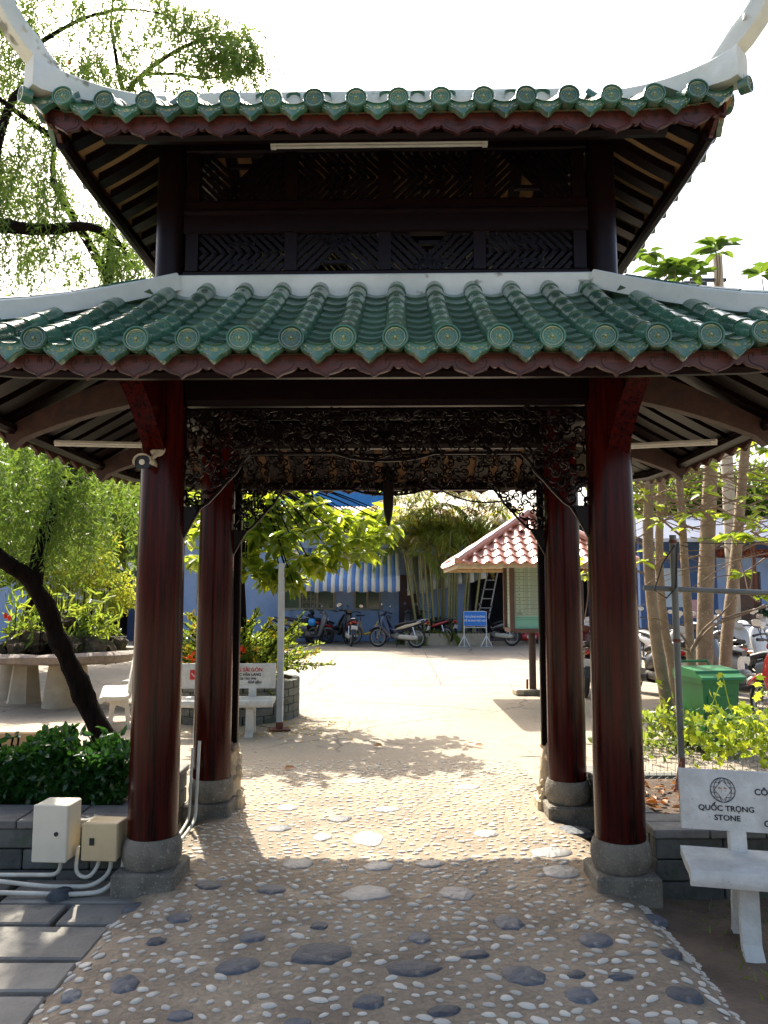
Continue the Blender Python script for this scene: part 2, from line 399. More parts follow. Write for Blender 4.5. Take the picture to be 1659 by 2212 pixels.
def roof_slope(S, root, u0, parts, caps):
    """tiles on one slope; parts=True gives each tile its own object"""
    Ls = (S.p(0, 1) - S.p(0, 0)).length; step = .178 / Ls
    tm, pm, cm, dm = MB(), MB(), MB(), MB()
    ks = [k for k in range(-14, 15) if abs(u0 + k * PITCH_U) < S.he - .10]
    def put(tmpl_mesh, tmpl_mb, acc, name, Mx, sep):
        Mx = S.Mr @ Mx
        if sep: link(name, tmpl_mesh, root, mx=Mx)
        else:
            b = len(acc.v); acc.v.extend([tuple(Mx @ Vector(v)) for v in tmpl_mb.v])
            for f, mi in zip(tmpl_mb.f, tmpl_mb.m): acc.f.append(tuple(i + b for i in f)); acc.m.append(mi)
    for k in ks:
        u = u0 + k * PITCH_U; tm_ = S.tmax(u)
        n = max(1, int(tm_ / step + .35)) + (1 if tm_ >= 1 else 0)
        for i in range(n):
            j = Matrix.Rotation(random.uniform(-.012, .012), 4, 'Z') @ Matrix.Rotation(random.uniform(-.008, .008), 4, 'X')
            put(TTm, TT, tm, 'roll_tile', S.frame(u + random.uniform(-.002, .002), i * step, .022) @ j, parts)
        # upright round end tile
        f = S.frame(u, 0, .034)
        put(CDm, CD, cm, 'cap_tile', Matrix.Translation(f.translation + Vector((0, -.012, -.004))) @ Matrix.Rotation(random.uniform(-.5, .5), 4, 'Y') @ Matrix.Rotation(R(-6), 4, 'X'), caps)
    us = [u0 + k * PITCH_U + PITCH_U / 2 for k in [ks[0] - 1] + ks]
    for u in us:
        if abs(u) > S.he - .02: continue
        tm_ = S.tmax(u); st2 = .150 / Ls; n = max(1, int(tm_ / st2 + .3))
        for i in range(n):
            j = Matrix.Rotation(random.uniform(-.015, .015), 4, 'Z')
            put(PTm, PT, pm, 'pan_tile', S.frame(u, i * st2 + .01, -.004) @ j, parts)
        f = S.frame(u, 0, .0)
        put(DTm, DT, dm, 'drip_tile', Matrix.Translation(f.translation + Vector((0, -.004, .012))) @ Matrix.Rotation(R(-9), 4, 'X') @ Matrix.Rotation(random.uniform(-.03, .03), 4, 'Y'), caps)
    if not parts:
        tag(tm.build('roll_tiles', M['glaze'], root, 40), kind='stuff'); tag(pm.build('pan_tiles', M['glaze_pan'], root, 40), kind='stuff')
    if not caps:
        tag(cm.build('cap_tiles', [M['glaze'], M['glaze_rim']], root, 45), kind='stuff'); tag(dm.build('drip_tiles', [M['glaze'], M['glaze_rim']], root, 45), kind='stuff')
def soffit(S, root, dz, rstep, rw, rh, mt):
    # boards under the tiles
    m = MB(); V = []; F = []; nt, nu = 10, 24
    for i in range(nt + 1):
        t = i / nt
        for k in range(nu + 1):
            V.append(S.Mr @ S.p(S.bound(t) * (-1 + 2 * k / nu), t, dz))
    for i in range(nt):
        for k in range(nu): a = i * (nu + 1) + k; F.append((a, a + nu + 1, a + nu + 2, a + 1))
    m.add(V, F); m.build('soffit_board', M[mt], root, 40)
    n = int(2 * S.he / rstep); 
    for k in range(n + 1):
        u = -S.he + .08 + (2 * S.he - .16) * k / n; tmx = min(S.tmax(u), 1.0) - .01
        if tmx < .08: continue
        t0 = .085 / (S.oe - S.orr)
        if tmx < t0 + .05: continue
        P = [S.Mr @ S.p(u, t0 + (tmx - t0) * i / 5, dz - rh / 2 - .004) for i in range(6)]
        mm = MB(); side = S.Mr @ Vector((1, 0, 0)); V = []; F = []
        for p in P:
            for a, b in ((-1, -1), (1, -1), (1, 1), (-1, 1)): V.append(p + side * (a * rw / 2) + Vector((0, 0, b * rh / 2)))
        for i in range(5):
            for q in range(4): F.append((i * 4 + q, i * 4 + (q + 1) % 4, i * 4 + 4 + (q + 1) % 4, i * 4 + 4 + q))
        F += [(3, 2, 1, 0), (20, 21, 22, 23)]
        mm.add(V, F); mm.build('rafter', M['wood'], root, 20)
def fascia(S, root, per, u_off, deep=.065, off=.045):
    """board under the drip tiles with a lotus-scalloped lower edge, and its carved lines"""
    V = []; F = []; th = .022; N = int(2 * S.he / .0125); lines = MB()
    def edge(u):
        x = ((u - u_off) / per + .5) % 1.0 - .5; a = abs(x) * 2
        if a < .78: e = .040 * (1 - (a / .78)) ** .55 * .85 + .010 + (.018 * (1 - a / .12) if a < .12 else 0)
        else: e = .014 * math.sin((a - .78) / .22 * math.pi / 2) + .002
        return e
    for i in range(N + 1):
        u = -S.he + .02 + (2 * S.he - .04) * i / N; p = S.p(u, 0); y = p.y + off
        zt, zb = p.z - .015, p.z - deep - edge(u)
        for yy in (y, y + th):
            V.append(S.Mr @ Vector((u, yy, zt))); V.append(S.Mr @ Vector((u, yy, zb)))
    for i in range(N):
        a = i * 4; b = a + 4
        F += [(a, a + 1, b + 1, b), (a + 2, b + 2, b + 3, a + 3), (a + 1, a + 3, b + 3, b + 1), (a, b, b + 2, a + 2)]
    m = MB(); m.add(V, F); m.build('fascia_board', M['fascia'], root, 30)
    k0 = int(-S.he / per) - 1
    for k in range(k0, -k0 + 1):
        uc = u_off + k * per
        if abs(uc) > S.he - .12: continue
        q = S.p(uc, 0); y = q.y + off - .0015; zb = q.z - deep
        def pt(x, z): return S.Mr @ Vector((uc + x * per, y, q.z + (S.p(uc + x * per, 0).z - q.z) - deep + z))
        for s in (-1, 1):
            P = [pt(s * x, z) for x, z in ((0, -.050), (.05, -.036), (.16, -.027), (.27, -.016), (.33, .004), (.31, .024), (.25, .028), (.22, .016), (.255, .008))]
            lines.tube(P, .0016, 4)
        for x in (-.045, 0, .045): lines.tube([pt(x, .012), pt(x * .8, .03), pt(x * 1.1, .05)], .0017, 4)
    tag(lines.build('carved_line', M['groove'], root, 0), kind='stuff')

LOW = bpy.data.objects.new('lower_roof', None); COL.objects.link(LOW); LOW.parent = PAV
UPP = bpy.data.objects.new('upper_roof', None); COL.objects.link(UPP); UPP.parent = PAV
SL = {'f': Slope(2.365, 1.2, 2.015, .85, 2.63, 3.33, .12, 0), 'b': Slope(2.365, 1.2, 2.015, .85, 2.63, 3.33, .12, math.pi),
      'r': Slope(2.015, .85, 2.365, 1.2, 2.63, 3.33, .12, R(90)), 'l': Slope(2.015, .85, 2.365, 1.2, 2.63, 3.33, .12, R(-90))}
SU = {'f': Slope(1.80, 1.30, 1.424, 0.0, 4.10, 4.98, .06, 0), 'b': Slope(1.80, 1.30, 1.424, 0.0, 4.10, 4.98, .06, math.pi),
      'r': Slope(1.424, .924, 1.80, 1.30, 4.10, 4.41, .06, R(90)), 'l': Slope(1.424, .924, 1.80, 1.30, 4.10, 4.41, .06, R(-90))}
for key, S in SL.items():
    roof_slope(S, LOW, .07 if key == 'f' else .0, key == 'f', key == 'f')
    soffit(S, LOW, -.035, .21, .135, .06, 'soffit'); fascia(S, LOW, .2053, -.02)
for key, S in SU.items():
    roof_slope(S, UPP, .085 if key == 'f' else .0, False, key == 'f')
    soffit(S, UPP, -.035, .20, .085, .055, 'soffit_upper'); fascia(S, UPP, .2053, -.02, deep=.075)
# eave purlins
for S, root in [(s, LOW) for s in SL.values()] + [(s, UPP) for s in SU.values()]:
    m = MB(); P = [S.Mr @ (S.p(u, .13) + Vector((0, 0, -.135))) for u in np.linspace(-S.bound(.13) + .1, S.bound(.13) - .1, 9)]
    m.tube(P, .038, 8); m.build('eave_purlin', M['wood'], root)
# white band under the upper wall and hip ridges
m = MB()
for (x0, x1, y0, y1) in ((-1.25, 1.25, -.90, -.78), (-1.25, 1.25, .78, .90), (-1.25, -1.13, -.779, .779), (1.13, 1.25, -.779, .779)):
    m.rbox(((x0 + x1) / 2, (y0 + y1) / 2, 3.355), (x1 - x0, y1 - y0, .15), .012)
m.build('plaster_band', M['plaster'], LOW)
def sweep(path, w, h, name, root, mt, prof=None):
    """ridge of a plastered profile swept along a path; path points carry (pos, width k, height k)"""
    m = MB(); prof = prof or [(-1, 0), (-1, .55), (-.8, .62), (-.8, .78), (-.55, .82), (-.45, 1), (.45, 1), (.55, .82), (.8, .78), (.8, .62), (1, .55), (1, 0)]
    V = []; n = len(prof)
    for i, (p, kw, kh) in enumerate(path):
        a = path[max(0, i - 1)][0]; b = path[min(len(path) - 1, i + 1)][0]; t = (b - a).normalized()
        s = Vector((-t.y, t.x, 0)); s.normalize(); u = t.cross(s).normalized() * -1
        if u.z < 0 and abs(u.z) > .05: u = -u
        u = s.cross(t) * -1 if False else u
        for x, z in prof: V.append(p + s * (x * w / 2 * kw) + u * (z * h * kh))
    F = []
    for i in range(len(path) - 1):
        for k in range(n): j = (k + 1) % n; F.append((i * n + k, i * n + j, i * n + n + j, i * n + n + k))
    F += [tuple(range(n - 1, -1, -1)), tuple(range((len(path) - 1) * n, len(path) * n))]
    m.add(V, F); return m.build(name, M[mt], root, 35)
for sx in (-1, 1):
    for sy in (-1, 1):
        # lower hips, capped by a run of green ridge tiles
        P = []
        for i in range(9):
            t = 1 - i / 8; r = 1.165 * (1 - t); z = 2.63 + .70 * (.8 * t + .2 * t * t) + .12 * (1 - t) ** 3.5
            P.append((Vector((sx * (1.2 + r), sy * (.85 + r), z + .015)), 1, 1))
        e = P[-1][0]; d2 = Vector((sx, sy, 0)).normalized()
        hp = sweep(P, .12, .10, 'hip_ridge', LOW, 'plaster', prof=[(-1, 0), (-1, .9), (-.8, 1), (.8, 1), (1, .9), (1, 0)])
        for i in range(1, 8):
            a, b = P[i][0] + Vector((0, 0, .098)), P[i + 1][0] + Vector((0, 0, .098))
            mm = MB(); mm.tube([a, a.lerp(b, .96)], [.029, .032], 10); mm.build('ridge_tile', M['glaze'], hp)
        sweep([(e + d2 * .0 + Vector((0, 0, .02)), .9, 1), (e + d2 * .12 + Vector((0, 0, .10)), .8, .9), (e + d2 * .22 + Vector((0, 0, .24)), .7, .7), (e + d2 * .28 + Vector((0, 0, .42)), .5, .5)], .11, .17, 'hip_finial', LOW, 'plaster')
        # upper hips with tall upswept horns
        P = []
        for i in range(7):
            t = 1 - i / 6; r = .5 * (1 - t); z = 4.41 - .31 * (1 - t) ** .9 + .06 * (1 - t) ** 3.5
            P.append((Vector((sx * (1.3 + r), sy * (.924 + r), z + .03)), .9, .30 + .75 * (1 - t) ** 1.4))
        hz = P[-1][0]
        P += [(hz + d2 * .05 + Vector((0, 0, .00)), 1.05, 1.05)]
        hp = sweep(P, .13, .16, 'hip_ridge', UPP, 'plaster', prof=[(-1, 0), (-1, .92), (-.85, 1), (.85, 1), (1, .92), (1, 0)])
        H = [(P[-5][0] + Vector((0, 0, .05)), .7, .25), (P[-3][0] + Vector((0, 0, .085)), .85, .5), (hz + Vector((0, 0, .14)), 1, .85)]
        for (o, zz, kw, kh) in ((.09, .20, 1, 1.0), (.16, .27, 1, .92), (.22, .36, .96, .84), (.265, .46, .9, .8), (.30, .58, .84, .72), (.325, .72, .74, .6), (.335, .88, .6, .45), (.33, 1.02, .4, .3)):
            H.append((hz + d2 * o + Vector((0, 0, zz)), kw, kh))
        hn = sweep(H, .105, .125, 'upswept_horn', UPP, 'plaster')
        for (o, zz) in ((.13, .26), (.225, .50)):
            for s2 in (-1, 1):
                mm = MB(); c = hz + d2 * (o - .04) + Vector((0, 0, zz + .03)) + Vector((-sy * sx * d2.y * sx, sx * d2.x * sy, 0)).normalized() * 0
                side = Vector((-d2.y, d2.x, 0)) * (s2 * .058)
                mm.lathe([(.018, -.006), (.016, .006), (.0001, .010)], 10, c + side, Matrix(((0, 0, side.x / .058, 0), (0, 1, side.y / .058, 0), (1, 0, 0, 0), (0, 0, 0, 1))), cap=False)
                mm.build('horn_boss', M['plaster'], hn)
        # end disc tile at the corner
        f = hz + d2 * .07 + Vector((0, 0, -.035)); ang = math.atan2(d2.y, d2.x)
        mm = link('cap_tile', CDm, UPP); mm.scale = (.75, .75, .75); mm.location = f; mm.rotation_euler = (0, 0, ang + R(90))
# main ridge and gables
sweep([(Vector((x, 0, 4.98)), 1, 1) for x in (-1.34, -.6, 0, .6, 1.34)], .15, .17, 'main_ridge', UPP, 'plaster')
for sx in (-1, 1):
    m = MB(); m.prism([(-.90, 4.40), (.90, 4.40), (0, 4.97)], .05, Matrix(((0, 0, 1, sx * 1.27 - .025), (1, 0, 0, 0), (0, 1, 0, 0), (0, 0, 0, 1))))
    m.build('gable', M['plaster'], UPP)
# ---- upper wall with fretwork panels
def fret(w, h, d, kind):
    """openwork panel of slanting bars in nested chevrons"""
    m = MB(); b = .023; hw, hh = w / 2, h / 2
    def bar(x0, z0, x1, z1, bw=b):
        # clip to panel
        p0, p1 = Vector((x0, z0)), Vector((x1, z1)); L = (p1 - p0).length; n = max(2, int(L / .006)); ins = [p0.lerp(p1, i / n) for i in range(n + 1)]
        ins = [p for p in ins if abs(p.x) <= hw and abs(p.y) <= hh]
        if len(ins) < 2: return
        a, e = ins[0], ins[-1]; c = (a + e) / 2; ang = math.atan2(e.y - a.y, e.x - a.x)
        m.box((c.x, 0, c.y), ((e - a).length + bw, d, bw), ry=-ang)
    st = .054
    for q in range(-9, 10):
        o = q * st
        if kind == 0:      # chevrons pointing up
            bar(o - hh, -hh, o + hh, hh) if o < .0 else bar(o - hh, hh, o + hh, -hh)
        elif kind == 1:
            bar(o - hh, hh, o + hh, -hh) if o < -.02 else bar(o - hh, -hh, o + hh, hh)
        else:
            bar(o - hh, -hh, o, 0); bar(o, 0, o - hh, hh)
    for z in (-hh / 2, hh / 2): bar(-.07, z, .07, z)
    if kind == 2:
        m.torus(.055, .008, 20, 5, Matrix.Rotation(R(90), 4, 'X'))
    return m
xs = [-.855, -.285, .285, .855]
for sy in (-1, 1):
    yy = sy * CYY
    for nm, z0, z1 in (('wall_sill', 3.40, 3.532), ('wall_rail', 3.768, 3.98), ('wall_rail', 4.285, 4.40)):
        m = MB(); m.rbox((0, yy, (z0 + z1) / 2), (2.46, .075, z1 - z0), .01); m.build(nm, M['wood'], PAV)
    m = MB(); m.rbox((0, yy - sy * .0, 3.90), (2.46, .105, .035), .012); m.build('wall_moulding', M['wood'], PAV)
    for x in (-1.17, -.57, 0, .57, 1.17):
        m = MB(); m.box((x, yy, 3.65), (.075, .066, .236)); m.build('wall_stile', M['wood'], PAV)
        m = MB(); m.box((x, yy, 4.132), (.075, .066, .31)); m.build('wall_stile', M['wood'], PAV)
    for i, x in enumerate(xs):
        x = (-.87, -.285, .285, .87)[i]
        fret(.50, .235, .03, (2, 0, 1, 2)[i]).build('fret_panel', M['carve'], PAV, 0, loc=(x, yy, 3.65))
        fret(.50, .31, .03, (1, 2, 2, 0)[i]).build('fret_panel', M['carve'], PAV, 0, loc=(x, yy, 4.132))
for sx in (-1, 1):
    xx = sx * CX
    for nm, z0, z1 in (('side_wall_sill', 3.40, 3.532), ('side_wall_rail', 3.768, 3.98), ('side_wall_rail', 4.285, 4.40)):
        m = MB(); m.rbox((xx, 0, (z0 + z1) / 2), (.075, 1.2, z1 - z0), .01); m.build(nm, M['wood'], PAV)
    for y in (-.30, .30):
        fret(.52, .235, .03, 0).build('fret_panel', M['carve'], PAV, 0, loc=(xx, y, 3.65), rot=(0, 0, R(90)))
        m = MB(); m.box((xx, y, 4.132), (.02, .57, .31)); m.build('side_panel', M['wood'], PAV, 0)
# ---- carved openwork friezes with corner brackets
half = [(0, 2.375), (.12, 2.380), (.20, 2.392), (.29, 2.418), (.797, 2.418), (.846, 2.366), (.88, 2.305), (.935, 2.25), (.98, 2.195), (1.044, 2.127), (1.084, 2.10), (1.125, 2.032), (1.185, 1.92)]
def frieze_mb(seed):
    rr = random.Random(seed); m = MB()
    low = [(-x, z) for x, z in half[::-1]] + half[1:]
    poly = low + [(1.19, 2.69), (-1.19, 2.69)]
    pts = []
    tries = 0
    while tries < 9000:
        tries += 1; x, z = rr.uniform(-1.18, 1.18), rr.uniform(2.05, 2.68)
        if not poly_in(x, z, poly): continue
        dmin = .046 + .016 * rr.random()
        if all((x - a) ** 2 + (z - b) ** 2 > dmin ** 2 for a, b in pts): pts.append((x, z))
    for x, z in pts:
        r0 = rr.uniform(.024, .038); turns = rr.uniform(1.1, 1.7); a0 = rr.uniform(0, 6.28); s = rr.choice((-1, 1)); P = []; rad = []
        n = 15; yb = rr.uniform(-.008, .008)
        for i in range(n):
            f = i / (n - 1); r = r0 * (1 - .86 * f) * (1 + .25 * (f < .1)); a = a0 + s * turns * 6.28 * f
            px, pz = x + r * math.cos(a), z + r * math.sin(a)
            P.append(Vector((px, yb - .010 * f, pz))); rad.append(.0062 * (1 - .35 * f) + .0022 * math.sin(f * 9) ** 2)
        P = [p for p in P]
        ok = all(poly_in(p.x, p.z, poly) for p in P[::3])
        if not ok:
            P = [Vector((x + (p.x - x) * .55, p.y, z + (p.z - z) * .55)) for p in P]
        m.tube(P, rad, 5, flat=1.0)
        # a leaf lobe springing from the scroll
        a = a0 + rr.uniform(-.5, .5); L = rr.uniform(.022, .04); c = P[0]
        e = Vector((c.x + math.cos(a) * L, 0, c.z + math.sin(a) * L))
        if poly_in(e.x, e.z, poly): m.tube([c, c.lerp(e, .5) + Vector((0, -.008, 0)), e], [.005, .012, .002], 5)
    # connecting stems
    for i in range(len(pts)):
        a = pts[i]; near = sorted(pts, key=lambda q: (q[0] - a[0]) ** 2 + (q[1] - a[1]) ** 2)[1:3]
        for q in near:
            c = Vector(((a[0] + q[0]) / 2 + rr.uniform(-.008, .008), .004, (a[1] + q[1]) / 2 + rr.uniform(-.008, .008)))
            m.tube([Vector((a[0], .004, a[1])), c, Vector((q[0], .004, q[1]))], .0048, 4)
    rim = [Vector((x, 0, z)) for x, z in low]
    m.tube(rim, .010, 6, flat=1.0); m.tube([v + Vector((0, .012, -.002)) for v in rim], .008, 5)
    m.tube([Vector((-1.19, 0, 2.685)), Vector((1.19, 0, 2.685))], .010, 5)
    for s in (-1, 1):   # solid bracket tails along the columns
        tail = [(1.095, 2.105), (1.125, 2.030), (1.185, 1.915), (1.20, 1.915), (1.20, 2.105)]
        m.prism([(s * x, z) for x, z in (tail if s > 0 else tail[::-1])], .03, Matrix(((1, 0, 0, 0), (0, 0, 1, -.015), (0, 1, 0, 0), (0, 0, 0, 1))))
        m.box((s * 1.19, 0, 2.40), (.02, .03, .58))
    # central blossom
    for k in range(9):
        a = R(40 * k); m.tube([Vector((0, -.01, 2.545)), Vector((.045 * math.cos(a), -.022, 2.545 + .045 * math.sin(a))), Vector((.075 * math.cos(a), -.004, 2.545 + .075 * math.sin(a)))], [.006, .016, .003], 5)
    return m
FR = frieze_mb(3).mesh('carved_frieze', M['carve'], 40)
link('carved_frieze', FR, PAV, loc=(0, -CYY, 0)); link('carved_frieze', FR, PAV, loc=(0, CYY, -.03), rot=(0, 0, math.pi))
# pendant ornament and slack cable
m = MB(); m.loft([((0, 0, z), w, .03, (1, 0, 0), (0, 1, 0)) for z, w in ((2.42, .040), (2.34, .042), (2.24, .040), (2.16, .030), (2.10, .016), (2.075, .004))], 12)
m.build('hanging_pendant', M['carve'], PAV, loc=(.0, .62, .02))
m = MB(); a, b = Vector((.30, .66, 2.43)), Vector((.93, .66, 2.30))
m.tube([a.lerp(b, t) - Vector((0, 0, .07 * math.sin(math.pi * t))) for t in np.linspace(0, 1, 14)], .007, 6)
m.build('slack_cable', M['black'], PAV)
# couplet boards on carved stone stands behind the rear columns
M['cream_stone'] = mat('carved_cream_stone', (.52, .42, .28), (.36, .28, .17), 12, .8, .4, 40)
for sx in (-1, 1):
    m = MB(); m.rbox((0, 0, 1.55), (.10, .05, 2.20), .008); bd = m.build('couplet_board', M['wood'], PAV, loc=(sx * 1.205, CYY + .17, 0))
    m = MB(); rr = random.Random(5)
    m.rbox((0, 0, .03), (.20, .20, .10), .02)
    for k in range(26):
        a = rr.uniform(0, 6.28); z = .08 + .38 * k / 26; r = .085 - .05 * (z / .5)
        c = Vector((r * math.cos(a), r * math.sin(a), z)); q = rr.uniform(.022, .04)
        m.lathe([(.0001, -q), (q * .8, -q * .55), (q, 0), (q * .8, q * .55), (.0001, q)], 8, c, Matrix.Rotation(rr.uniform(0, 3), 4, 'X'), cap=False)
    m.lathe([(.085, .06), (.075, .2), (.055, .36), (.03, .47)], 12)
    m.build('carved_stone_stand', M['cream_stone'], bd)

# lamps, camera: things that hang on the pavilion
PM = PAV.matrix_basis
def batten(name, p0, p1, label, grp):
    p0, p1 = PM @ Vector(p0), PM @ Vector(p1); L = (p1 - p0).length; c = (p0 + p1) / 2; d = (p1 - p0).normalized()
    o = empty(name, c, label=label, cat='lamp', group=grp); q = d.to_track_quat('X', 'Z'); o.rotation_mode = 'QUATERNION'; o.rotation_quaternion = q
    m = MB(); m.prism([(-.026, -.006), (.026, -.006), (.018, .010), (-.018, .010)], L, Matrix(((0, 0, 1, -L / 2), (1, 0, 0, 0), (0, 1, 0, 0), (0, 0, 0, 1)))); m.build('lamp_housing', M['white_paint'], o)
    m = MB(); m.tube([(-L / 2 + .03, 0, -.018), (L / 2 - .03, 0, -.018)], .009, 10); m.build('fluorescent_tube', M['tube_glass'], o)
    for s in (-1, 1):
        m = MB(); m.box((s * (L / 2 - .015), 0, -.014), (.03, .03, .022)); m.build('lamp_holder', M['white_paint'], o)
    return o
batten('tube_lamp', (-.66, -.93, 4.20), (.60, -.93, 4.20), 'long white fluorescent batten under the upper eave', 'fluorescent battens')
batten('tube_lamp', (-2.12, -.35, 2.56), (-1.62, .05, 2.62), 'white fluorescent batten under the left lower eave', 'fluorescent battens')
batten('tube_lamp', (1.62, .05, 2.60), (2.10, -.30, 2.56), 'white fluorescent batten under the right lower eave', 'fluorescent battens')
cc = empty('security_camera', PM @ Vector((-CX - .02, -CYY - .13, 2.36)), R(-1.2), 'white bullet security camera fixed high on the front left column', 'camera')
M['cream_plastic'] = mat('cream_plastic', (.60, .57, .48), (.5, .47, .4), 10, .5)
M['black_plastic'] = mat('black_plastic', (.012, .014, .02), None, 10, .3)
m = MB(); m.lathe([(.0001, -.006), (.045, -.006), (.045, .012), (.03, .02), (.0001, .02)], 20, (.02, .02, .06), Matrix.Rotation(R(60), 4, 'X'), cap=False); m.build('mount_plate', M['cream_plastic'], cc)
m = MB(); m.tube([(.02, .03, .05), (.025, -.02, .03), (.0, -.04, 0)], .014, 8); m.build('mount_arm', M['cream_plastic'], cc)
m = MB(); m.loft([((-.02, -.02, -.02), .04, .034, (1, 0, 0), (0, 0, 1)), ((-.03, -.10, -.03), .045, .038, (1, 0, 0), (0, 0, 1))], 16, 3); hb = m.build('camera_body', M['black_plastic'], cc)
m = MB(); m.lathe([(.016, 0), (.016, .01), (.0001, .012)], 14, (-.03, -.102, -.03), Matrix.Rotation(R(90), 4, 'X'), cap=False); m.build('lens', M['tube_glass'], hb)
m = MB(); V = []; F = []
for j, y in enumerate((.02, -.125)):
    for k in range(9):
        a = R(-20) + R(220) * k / 8; V.append((-.027 + .052 * math.cos(a), y, -.028 + .046 * math.sin(a)))
for k in range(8): F.append((k, k + 1, 10 + k, 9 + k))
m.add(V, F); hd = m.build('sun_hood', M['cream_plastic'], cc); md = hd.modifiers.new('s', 'SOLIDIFY'); md.thickness = .004
# ------------------------------------------------------------------ ground, path, planters
def ramp_nodes(m): return m.node_tree.nodes, m.node_tree.links
def concrete(name, c1, c2, c3, cracks=True):
    m = mat(name, c1, c2, .55 if cracks else 2.2, .88, .35 if cracks else .9, 60 if cracks else 28, c3=c3, s3=3.2, f3=.60, detail=9)
    N, Lk = ramp_nodes(m); b = N['Principled BSDF']; src = b.inputs['Base Color'].links[0].from_socket
    tc = N.new('ShaderNodeTexCoord')
    # fine speckle
    nz = N.new('ShaderNodeTexNoise'); nz.inputs['Scale'].default_value = 45; nz.inputs['Detail'].default_value = 8; Lk.new(tc.outputs['Object'], nz.inputs['Vector'])
    mr = N.new('ShaderNodeMapRange'); mr.inputs[1].default_value = .3; mr.inputs[2].default_value = .7; mr.inputs[3].default_value = .78; mr.inputs[4].default_value = 1.12
    Lk.new(nz.outputs['Fac'], mr.inputs[0])
    mx = N.new('ShaderNodeMixRGB'); mx.blend_type = 'MULTIPLY'; mx.inputs[0].default_value = 1; Lk.new(src, mx.inputs[1]); Lk.new(mr.outputs[0], mx.inputs[2]); col = mx.outputs[0]
    if cracks:
        vo = N.new('ShaderNodeTexVoronoi'); vo.feature = 'DISTANCE_TO_EDGE'; vo.inputs['Scale'].default_value = .33
        wz = N.new('ShaderNodeTexNoise'); wz.inputs['Scale'].default_value = 1.3; wz.inputs['Detail'].default_value = 8; Lk.new(tc.outputs['Object'], wz.inputs['Vector'])
        ad = N.new('ShaderNodeVectorMath'); ad.operation = 'MULTIPLY_ADD'; ad.inputs[1].default_value = (.8, .8, 0); Lk.new(wz.outputs['Color'], ad.inputs[0]); Lk.new(tc.outputs['Object'], ad.inputs[2])
        Lk.new(ad.outputs[0], vo.inputs['Vector'])
        cr = N.new('ShaderNodeMapRange'); cr.inputs[1].default_value = .0; cr.inputs[2].default_value = .007; cr.inputs[3].default_value = .35; cr.inputs[4].default_value = 1
        Lk.new(vo.outputs['Distance'], cr.inputs[0])
        m2 = N.new('ShaderNodeMixRGB'); m2.blend_type = 'MULTIPLY'; m2.inputs[0].default_value = 1; Lk.new(col, m2.inputs[1]); Lk.new(cr.outputs[0], m2.inputs[2]); col = m2.outputs[0]
    Lk.new(col, b.inputs['Base Color']); return m
M['yard'] = concrete('yard_concrete', (.315, .262, .190), (.25, .208, .152), (.205, .168, .125))
M['path'] = concrete('path_mortar', (.315, .245, .165), (.185, .142, .096), (.36, .285, .195), False)
_m = M['path']; _N, _L = ramp_nodes(_m); _b = _N['Principled BSDF']; _src = _b.inputs['Base Color'].links[0].from_socket
_tc = _N.new('ShaderNodeTexCoord'); _sx = _N.new('ShaderNodeSeparateXYZ'); _L.new(_tc.outputs['Object'], _sx.inputs[0])
_nz = _N.new('ShaderNodeTexNoise'); _nz.inputs['Scale'].default_value = 1.6; _nz.inputs['Detail'].default_value = 7; _L.new(_tc.outputs['Object'], _nz.inputs['Vector'])
_ma = _N.new('ShaderNodeMath'); _ma.operation = 'MULTIPLY_ADD'; _ma.inputs[1].default_value = 2.4; _L.new(_nz.outputs['Fac'], _ma.inputs[0]); _L.new(_sx.outputs['Y'], _ma.inputs[2])
_mr = _N.new('ShaderNodeMapRange'); _mr.inputs[1].default_value = 7.2; _mr.inputs[2].default_value = 8.5; _L.new(_ma.outputs[0], _mr.inputs[0])
_mx = _N.new('ShaderNodeMixRGB'); _mx.inputs[2].default_value = (.285, .236, .170, 1); _L.new(_mr.outputs[0], _mx.inputs[0]); _L.new(_src, _mx.inputs[1]); _L.new(_mx.outputs[0], _b.inputs['Base Color'])
M['soil'] = mat('bare_soil', (.085, .055, .036), (.05, .033, .022), 9, .95, .8, 30, c3=(.14, .10, .06), s3=25, f3=.6)
M['slab'] = mat('concrete_paver', (.22, .205, .175), (.15, .14, .12), 4, .85, .25, 50, rnd=.12, c3=(.10, .10, .085), s3=3, f3=.62)
M['block'] = mat('planter_block', (.10, .105, .095), (.055, .06, .055), 9, .85, .4, 40, rnd=.25, c3=(.05, .07, .035), s3=4, f3=.6)
M['coping'] = mat('coping_slab', (.17, .165, .15), (.11, .11, .10), 7, .8, .3, 40, rnd=.15)
def sst(a, b, x): t = min(1, max(0, (x - a) / (b - a))); return t * t * (3 - 2 * t)
def gh(x, y):
    near = 1 - sst(5.6, 7.0, y)
    return -.005 - .085 * near
# ground sheet: fine near the gate, coarse to the horizon
xs_ = sorted(set([-400, -150, -60, -30, -16] + list(np.linspace(-9, 9, 46).round(3)) + [16, 30, 60, 150, 400]))
ys_ = sorted(set([-60, -20, -6] + list(np.linspace(-2, 12, 46).round(3)) + [14, 17, 20, 25, 30, 40, 60, 120, 300, 800]))
V = [(x, y, gh(x, y)) for y in ys_ for x in xs_]; nx = len(xs_)
F = [(j * nx + i, j * nx + i + 1, (j + 1) * nx + i + 1, (j + 1) * nx + i) for j in range(len(ys_) - 1) for i in range(nx - 1)]
m = MB(); m.add(V, F); GROUND = tag(m.build('ground', M['yard'], None, 60), kind='structure')
